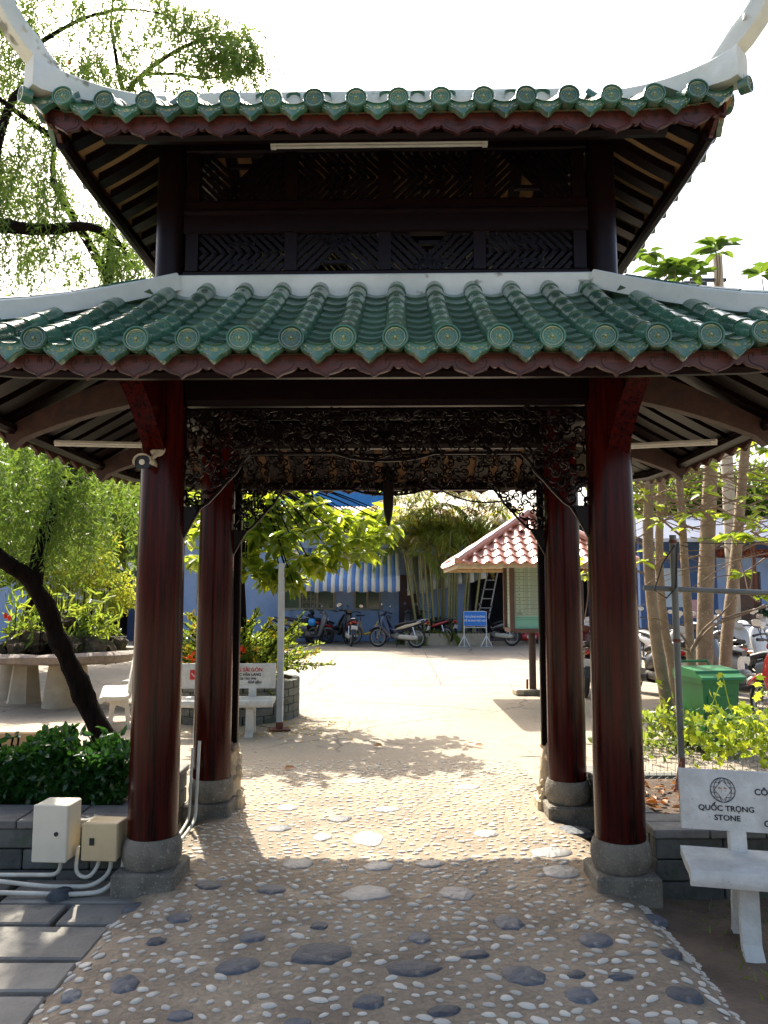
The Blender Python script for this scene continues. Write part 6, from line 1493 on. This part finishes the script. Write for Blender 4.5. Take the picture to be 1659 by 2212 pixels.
for k in range(46):
    a = random.uniform(0, 6.28); r = random.random() ** .5 * .85; b = np.array(tb) + np.array([r * math.cos(a), r * .7 * math.sin(a), .95 - .1 * r]); q = 12; h = random.uniform(.25, .75)
    pos = b[None] + np.c_[rng.normal(0, .02, q), rng.normal(0, .02, q), np.linspace(.05, h, q)]; V, F = leaves_np(pos, rand_dirs(q, .4), rand_dirs(q, .8), rng.uniform(.12, .26, q), .03, 'oval'); A.add(V, F)
V, F = A.out(); cloud(RPn, 'plant_leaves', V, F, 'lf_bush', 'stuff')
m = MB()
for k in range(26): a = random.uniform(0, 6.28); r = random.random() * .8; x, y = r * math.cos(a), r * .7 * math.sin(a); m.tube([(x, y, 0), (x + .02, y, random.uniform(.4, 1.0))], .008, 4)
m.build('plant_stem', M['bark_dark'], RPn, 0)['kind'] = 'stuff'

# ---- broad-leaved tree and flowering bush in the round planter
TBp = RPc + Vector((.12, -.25, .44))
BG = empty('broadleaf_tree', TBp, 0, 'broad-leaved tree with drooping yellow-green leaves over the round planter', 'tree')
_, Q = limb(BG, [TBp, TBp + Vector((.02, 0, .8)), TBp + Vector((-.02, .03, 1.6)), TBp + Vector((.05, .0, 2.3)), TBp + Vector((.15, 0, 2.9))], .055, .03, 'bark_dark', 'trunk', 9, .06)
reg = [(400, 1070), (520, 1040), (640, 1050), (700, 1075), (690, 1100), (760, 1105), (800, 1110), (845, 1090), (848, 1140), (800, 1190), (690, 1230), (640, 1265), (560, 1255), (500, 1200), (400, 1230)]
A = Acc(); heads = []
while len(heads) < 210:
    x, y = random.uniform(400, 850), random.uniform(1040, 1265)
    if poly_in(x, y, reg): heads.append((x, y, random.uniform(9.3, 11.0)))
top_ = Q[-3]
for i, h in enumerate(heads):
    p = at(*h); q = np.array(p)
    if i % 3 == 0: limb(BG, [top_, top_.lerp(p, .5) + Vector((0, 0, .12)), p], .018, .006, 'bark_dark', 'branch', 5)
    nl = random.randint(8, 13); a = rng.uniform(0, 6.28, nl); el = rng.uniform(-.9, .5, nl)
    d = np.c_[np.cos(a) * np.cos(el), np.sin(a) * np.cos(el), np.sin(el) - .15]
    V, F = leaves_np(q[None] + d * .03, d, np.tile([0, 0, 1.], (nl, 1)) + rng.normal(0, .3, (nl, 3)), rng.uniform(.15, .25, nl), rng.uniform(.065, .10, nl)); A.add(V, F)
V, F = A.out(); cloud(BG, 'crown', V, F, 'lf_big')
FB = empty('flowering_bush', RPc + Vector((0, 0, .44)), 0, 'rounded bush dotted with yellow flower clusters in the round planter', 'bush'); A = Acc(); A2 = Acc(); m = MB()
for k in range(230):
    a = random.uniform(0, 6.28); el = random.random() ** .8; r = random.uniform(.55, 1.0); L = Vector((math.cos(a) * (1.15 - .5 * el), math.sin(a) * (1.0 - .4 * el), .12 + .85 * el)) * r
    if k % 9 == 0: L = Vector((L.x * 1.25, L.y * 1.1, L.z - .25))
    b = RPc + Vector((random.uniform(-.3, .3), random.uniform(-.3, .3), .46)); e = b + L; q = 34
    mid = b.lerp(e, .5) + Vector((0, 0, .12)); m.tube([b - FB.location, mid - FB.location, e - FB.location], .007, 4)
    t = np.linspace(.35, 1, q)[:, None]; path = np.array(b)[None] * (1 - t) ** 2 + 2 * np.array(mid)[None] * t * (1 - t) + np.array(e)[None] * t ** 2
    dd = rand_dirs(q, .3) * .8 + np.array(L.normalized())[None] * .7
    V, F = leaves_np(path, dd, rand_dirs(q, .7), rng.uniform(.05, .085, q), rng.uniform(.022, .034, q)); A.add(V, F)
    if random.random() < .30: V, F = leaves_np(np.array(e)[None] + rng.normal(0, .028, (14, 3)), rand_dirs(14, .4), rand_dirs(14, .5), .035, .03); A2.add(V, F)
V, F = A.out(); cloud(FB, 'foliage', V, F, 'lf_bush'); V, F = A2.out(); cloud(FB, 'yellow_flowers', V, F, 'petal_y', 'stuff'); m.build('stems', M['bark_dark'], FB, 0)['kind'] = 'stuff'
A = Acc()
for (px, py) in ((415, 1418), (512, 1412), (520, 1406), (395, 1450)):
    V, F = leaves_np(np.array(at(px, py, 9.6))[None] + rng.normal(0, .03, (14, 3)), rand_dirs(14), rand_dirs(14), .045, .035); A.add(V, F)
V, F = A.out(); cloud(FB, 'red_flowers', V, F, 'petal_r', 'stuff')
# petals on the yard
A = Acc(); n = 170; g0 = gnd(650, 1570); pos = np.c_[rng.normal(g0.x + .1, .45, n), rng.normal(g0.y, .5, n), np.full(n, .006)]
k = (pos[:, 0] - RPc.x) ** 2 + (pos[:, 1] - RPc.y) ** 2 > .9 ** 2; pos = pos[k]; n = len(pos)
V, F = leaves_np(pos, rand_dirs(n, 0, .1), np.tile([0, 0, 1.], (n, 1)) + rng.normal(0, .1, (n, 3)), .035, .025); pt_ = link('fallen_petals', np_mesh('fallen_petals', V, F, M['petal_y'])); tag(pt_, 'yellow petals strewn on the yard by the round planter', 'petals', kind='stuff')

# ---- clump of areca palms
PC = Vector((1.9, 24.3, -.005)); PPl = empty('palm_planter', PC, 0, 'low concrete trough holding the palm clump', 'planter')
m = MB(); 
for (x0, x1, y0, y1) in ((-1.25, 1.35, -.45, -.33), (-1.25, 1.35, .6, .72), (-1.25, -1.13, -.329, .599), (1.23, 1.35, -.329, .599)): m.bbox(x0, x1, y0, y1, 0, .36)
m.build('trough_wall', M['pedestal'], PPl, 0); m = MB(); m.bbox(-1.129, 1.229, -.329, .599, .0, .28); m.build('trough_soil', M['soil'], PPl, 0)
PLM = empty('palm_clump', PC + Vector((0, 0, .25)), 0, 'tall clump of areca palms with arching green and yellow fronds', 'palm')
M['cane'] = mat('palm_cane', (.22, .20, .07), (.13, .14, .05), 3, .6, .1, stretch=(1, 1, 8), c3=(.30, .26, .14), s3=6, f3=.6)
def frond(p, az, el, L, yellow):
    """arching rachis with paired leaflets"""
    n = 16; P = []; d = Vector((math.cos(az) * math.cos(el), math.sin(az) * math.cos(el), math.sin(el))); q = Vector(p)
    for i in range(n):
        P.append(q.copy()); q += d * (L / n); d = (d + Vector((0, 0, -.11 - .010 * i))).normalized()
    m = MB(); m.tube([v - PLM.location for v in P], [.016 * (1 - .8 * i / n) for i in range(n)], 4, cap=False)
    A = Acc(); pts = np.array([list(v) for v in P]); tan = np.gradient(pts, axis=0); tan /= np.linalg.norm(tan, axis=1, keepdims=True)
    t = np.linspace(2.2, n - 1.01, 34); i0 = t.astype(int); fr = (t - i0)[:, None]; pos = pts[i0] * (1 - fr) + pts[np.minimum(i0 + 1, n - 1)] * fr; tg = tan[i0]
    side = np.cross(tg, [0, 0, 1.0]); side /= np.linalg.norm(side, axis=1, keepdims=True) + 1e-9
    w = np.sin(np.linspace(.25, 2.9, len(t)))
    for s in (-1, 1):
        dd = side * s * .8 + tg * .55 + np.array([0, 0, -.16])[None] + rng.normal(0, .10, pos.shape)
        V, F = leaves_np(pos, dd, np.tile([0, 0, 1.], (len(pos), 1)), (.18 + .36 * w), .046, 'blade'); A.add(V, F)
    V, F = A.out(); V = V - np.array(PLM.location)[None]
    me = np_mesh('frond', V, F, M['lf_palm_y' if yellow else 'lf_palm']); o = link('frond', me, PLM); r_ = m.build('rachis', M['cane'], o, 60); return o
stems = []
for k in range(17):
    bx, by = PC.x + random.uniform(-.85, .95), PC.y + random.uniform(-.2, .45); dx = (bx - PC.x) * random.uniform(.35, .9); h = random.uniform(2.1, 4.3)
    P = [Vector((bx, by, .2)), Vector((bx + dx * .3, by - .05, .2 + h * .4)), Vector((bx + dx * .8, by - .1, .2 + h))]
    limb(PLM, P, .045, .03, 'cane', 'cane', 7, .04)
    for q in range(random.randint(7, 9)): frond(P[-1] + Vector((0, 0, .05 * q)), random.uniform(0, 6.28), random.uniform(.55, 1.35), random.uniform(1.6, 2.5), random.random() < .22)
for k in range(14): frond(PC + Vector((random.uniform(-.9, 1.0), -.2, .25)), random.uniform(0, 6.28), random.uniform(.3, 1.1), random.uniform(.5, 1.0), False)

# ---- pale trunks at right with sparse twigs and leaves
def px_path(L, d0, d1): n = len(L); return [at(x, y, d0 + (d1 - d0) * i / (n - 1)) for i, (x, y) in enumerate(L)]
RT = [([(1452, 1606), (1437, 1500), (1420, 1400), (1408, 1300), (1400, 1180), (1402, 1050), (1410, 900)], 8.7, 8.9, .072, 'leaning pale trunk nearest the right columns'), ([(1464, 1560), (1452, 1440), (1436, 1360), (1426, 1260), (1424, 1150), (1432, 1000), (1440, 880)], 9.3, 9.6, .058, 'slimmer pale trunk twinned behind the leaning one'), ([(1503, 1590), (1495, 1460), (1488, 1350), (1478, 1200), (1468, 1050), (1455, 900)], 8.9, 9.2, .055, 'pale trunk with low forked twigs beside the fence post'),
      ([(1520, 1520), (1524, 1300), (1531, 1100), (1540, 930)], 10.2, 10.4, .115, 'thick smooth pale trunk behind the green bin'), ([(1560, 1500), (1570, 1380), (1588, 1220), (1598, 1100), (1612, 950)], 10.4, 10.6, .085, 'speckled brown trunk right of the green bin')]
rtw = random.Random(21)
for L, d0, d1, r0, lb in RT:
    P = px_path(L, d0, d1); P[0].z = -.03; o = empty('pale_trunk_tree', P[0].copy(), 0, lb, 'tree', 'pale trunks at the right'); _, Q = limb(o, P, r0, r0 * .75, 'bark_pale', 'trunk', 12, .04)
    A = Acc(); tops = []
    for k in range(9):
        i = rtw.randrange(len(Q) // 2, len(Q)); a = rtw.uniform(0, 6.28); Lb = rtw.uniform(.5, 1.3); e = Q[i] + Vector((math.cos(a) * Lb, math.sin(a) * Lb * .5, rtw.uniform(-.2, .5) * Lb))
        mid = Q[i].lerp(e, .5) + Vector((0, 0, rtw.uniform(-.15, .15))); limb(o, [Q[i], mid, e], .016, .006, 'twig', 'twig', 5)
        for s in range(2): e2 = e + Vector((rtw.uniform(-.5, .5), rtw.uniform(-.3, .3), rtw.uniform(-.35, .3))); limb(o, [mid, mid.lerp(e2, .6) + Vector((0, 0, .05)), e2], .008, .004, 'twig', 'twig', 4)
        if rtw.random() < .5: tops.append(e)
    top = Q[-1]
    for k in range(30): tops.append(top + Vector((rtw.uniform(-1.2, 1.2), rtw.uniform(-.9, .9), rtw.uniform(-.1, 1.3))))
    for e in tops:
        q = 7; a = rng.uniform(0, 6.28, q); dd = np.c_[np.cos(a), np.sin(a), rng.uniform(-.5, .3, q)]; V, F = leaves_np(np.array(e)[None] + dd * .03, dd, np.tile([0, 0, 1.], (q, 1)) + rng.normal(0, .3, (q, 3)), rng.uniform(.14, .24, q), rng.uniform(.07, .1, q)); A.add(V, F)
    V, F = A.out(); cloud(o, 'crown', V, F, 'lf_big')
# forked bare twigs by the fence post
ft = empty('forked_twigs', at(1498, 1400, 8.7), 0, 'bare forked twigs spreading low from the pale trunk by the post', 'twig')
for L in ([(1494, 1408), (1515, 1378), (1545, 1350), (1600, 1330), (1680, 1295)], [(1494, 1404), (1520, 1360), (1560, 1325), (1590, 1290)], [(1490, 1405), (1455, 1395), (1440, 1375), (1420, 1345)], [(1488, 1395), (1470, 1370), (1430, 1340), (1405, 1335)], [(1560, 1338), (1610, 1322), (1660, 1310)]):
    limb(ft, [at(x, y, 8.6) for x, y in L], .016, .007, 'twig', 'twig', 6)
# branch tangle under the right eave
tg = empty('dry_branches', at(1550, 1100, 8.0), 0, 'tangle of dry creeper branches with few leaves under the right eave', 'branches'); A = Acc()
for k in range(48):
    x0, y0 = random.uniform(1385, 1700), random.uniform(1000, 1220); L = [(x0, y0)]
    dx, dy = random.choice((-1, 1)) * random.uniform(25, 60), random.uniform(-18, 18)
    for s in range(random.randint(3, 5)): x0 += dx + random.uniform(-12, 12); y0 += dy + random.uniform(-14, 16); L.append((x0, y0))
    dd = random.uniform(7.5, 9.2); limb(tg, [at(x, y, dd) for x, y in L], random.uniform(.006, .013), .003, 'twig', 'twig', 4)
    if random.random() < .55:
        for _ in range(2):
            q = random.randint(3, 6); e = np.array(at(*random.choice(L), dd)); a = rng.uniform(0, 6.28, q); d_ = np.c_[np.cos(a), np.sin(a), rng.uniform(-.6, .2, q)]; V, F = leaves_np(e[None] + d_ * .02, d_, np.tile([0, -.5, 1.], (q, 1)), rng.uniform(.09, .17, q), rng.uniform(.05, .085, q)); A.add(V, F)
V, F = A.out(); cloud(tg, 'leaves', V, F, 'lf_vine', 'stuff')
# sprigs above the right roof, and the ones with large leaves at the right edge
def sprig(name, label, d, tips, size, mt='lf_mid'):
    b = at(tips[0][0], tips[0][1] + 120, d); o = empty(name, b, 0, label, 'plant', 'leafy sprigs at the right'); A = Acc()
    for (x, y) in tips:
        p = at(x, y, d + random.uniform(-.3, .3)); limb(o, [b, b.lerp(p, .6) + Vector((.03, 0, -.05)), p], .05 * size if size > .2 else .006, .02 * size if size > .2 else .003, 'twig', 'stem', 5); q = 11; a = rng.uniform(0, 6.28, q)
        dd = np.c_[np.cos(a), np.sin(a), rng.uniform(-.25, .35, q)]; V, F = leaves_np(np.array(p)[None] + dd * .03, dd, np.tile([0, 0, 1.], (q, 1)) + rng.normal(0, .2, (q, 3)), rng.uniform(.8, 1.2, q) * size, size * .42); A.add(V, F)
    V, F = A.out(); cloud(o, 'leaves', V, F, mt); return o
sprig('leafy_sprig', 'leafy treetop showing above the right end of the lower roof', 9.6, [(1418, 578), (1402, 545), (1440, 590), (1462, 572), (1482, 582), (1500, 592), (1470, 598)], .26)
sprig('leafy_sprig', 'tall leafy shoot rising beside the utility pole', 9.6, [(1545, 533), (1553, 545)], .27)
sprig('leafy_sprig', 'leafy shoot at the right edge above the roof', 9.6, [(1645, 592), (1665, 580)], .26)
sprig('leafy_sprig', 'sprig of large yellow-green leaves crossing the fence rail', 6.6, [(1618, 1165), (1640, 1290), (1580, 1160)], .16, 'lf_vine')
sprig('leafy_sprig', 'leaf sprig poking between the two right columns', 7.2, [(1263, 1215)], .15, 'lf_vine')
# vine over the netting
VN = empty('climbing_vine', (2.9, 5.8, .25), 0, 'yellow-green lobed vine scrambling over the netting before the bin', 'vine'); A = Acc(); m = MB()
vp = [(1480, 1540), (1560, 1520), (1640, 1530), (1700, 1550), (1700, 1630), (1600, 1625), (1520, 1635), (1475, 1590)]
vine_heads = []
while len(vine_heads) < 150:
    x, y = random.uniform(1470, 1700), random.uniform(1515, 1640)
    if poly_in(x, y, vp): vine_heads.append((x, y))
vine_heads += [(1560, 1455), (1555, 1480), (1542, 1500), (1640, 1470), (1636, 1500), (1650, 1490), (1420, 1480), (1432, 1520), (1445, 1500), (1425, 1545), (1440, 1560), (1505, 1650), (1560, 1655), (1640, 1655), (1580, 1665)]
for (x, y) in vine_heads:
    p = at(x, y, random.uniform(5.6, 5.95)); q = 2; V, F = leaves_np(np.repeat(np.array(p)[None], q, 0) + rng.normal(0, .012, (q, 3)), rand_dirs(q, -.2), np.tile([0, -.7, .7], (q, 1)) + rng.normal(0, .35, (q, 3)), rng.uniform(.04, .07, q), rng.uniform(.045, .07, q), 'lobed'); A.add(V, F)
V, F = A.out(); cloud(VN, 'vine_leaves', V, F, 'lf_vine', 'stuff')
for k in range(40):
    a, b = random.choice(vine_heads), random.choice(vine_heads)
    if abs(a[0] - b[0]) > 80: continue
    p, q = at(*a, 5.8) - VN.location, at(*b, 5.82) - VN.location; m.tube([p, p.lerp(q, .5) + Vector((0, 0, -.03)), q], .0035, 4)
m.build('vine_stems', M['lf_vine'], VN, 0)['kind'] = 'stuff'
# undergrowth behind the netting at the trunk feet, weeds by the bench
UG = empty('undergrowth', (3.1, 8.2, 0), 0, 'low leafy undergrowth around the pale trunk feet', 'plants'); A = Acc(); n = 700
pos = np.c_[rng.normal(3.15, .45, n), rng.normal(8.2, .35, n), rng.uniform(.02, .45, n) ** 1.2]; V, F = leaves_np(pos, rand_dirs(n, .3), rand_dirs(n, .7), rng.uniform(.06, .14, n), rng.uniform(.03, .06, n)); A.add(V, F); V, F = A.out(); cloud(UG, 'undergrowth_leaves', V, F, 'lf_bush', 'stuff'); UG['kind'] = 'stuff'
A = Acc(); n = 900; pos = np.c_[rng.uniform(1.55, 3.4, n), rng.uniform(3.2, 4.35, n), np.full(n, -.085)]; V, F = leaves_np(pos, rand_dirs(n, .7), rand_dirs(n, .2), rng.uniform(.02, .07, n), .010, 'needle')
wd = link('weeds', np_mesh('weeds', V, F, M['lf_bush'])); tag(wd, 'sparse weeds on the bare earth under the bench', 'weeds', kind='stuff')
A = Acc(); n = 420; pos = np.c_[rng.uniform(1.65, 4.6, n), rng.uniform(4.75, 5.8, n), np.full(n, .24)]; V, F = leaves_np(pos, rand_dirs(n, .05, .25), np.tile([0, 0, 1.], (n, 1)) + rng.normal(0, .3, (n, 3)), rng.uniform(.05, .10, n), .035); dl = link('leaf_litter', np_mesh('leaf_litter', V, F, M['dry_leaf'])); tag(dl, 'dry brown leaf litter in the right planter', 'leaves', kind='stuff')
# background trees
def far_tree(px, d, ztop, w, label, n=900, mt='lf_far', size=.22):
    b = Vector((at(px, 1300, d).x, d, -.01)); h = ztop; bl = []
    for k in range(7): a = k * .9; bl.append((b + Vector((math.cos(a) * w * .55, math.sin(a) * w * .4, h - w * .55 + random.uniform(-.45, .35) * w)), w * random.uniform(.38, .55), (1, 1, .8)))
    return tree('background_tree', label, b, [b, b + Vector((.1, 0, h * .3)), b + Vector((0, .1, h * .6))], .16, bl, n, size, mt, 'bark_dark', 'trees beyond the yard')
far_tree(60, 17, 5.2, 2.6, 'dense tree filling the gap behind the bottlebrush foliage', 700)
far_tree(-60, 15, 4.6, 2.2, 'tree at the left edge behind the rockery basin', 700)
far_tree(300, 20, 5.0, 1.9, 'leafy tree in front of the dark left bay', 500)
far_tree(1440, 29, 6.6, 2.6, 'dark tree rising behind the right trunks', 420)
far_tree(1560, 30, 6.8, 3.0, 'spreading tree beyond the shop building', 420)
far_tree(1690, 28, 6.3, 2.6, 'tree at the far right beyond the shop roof', 420)
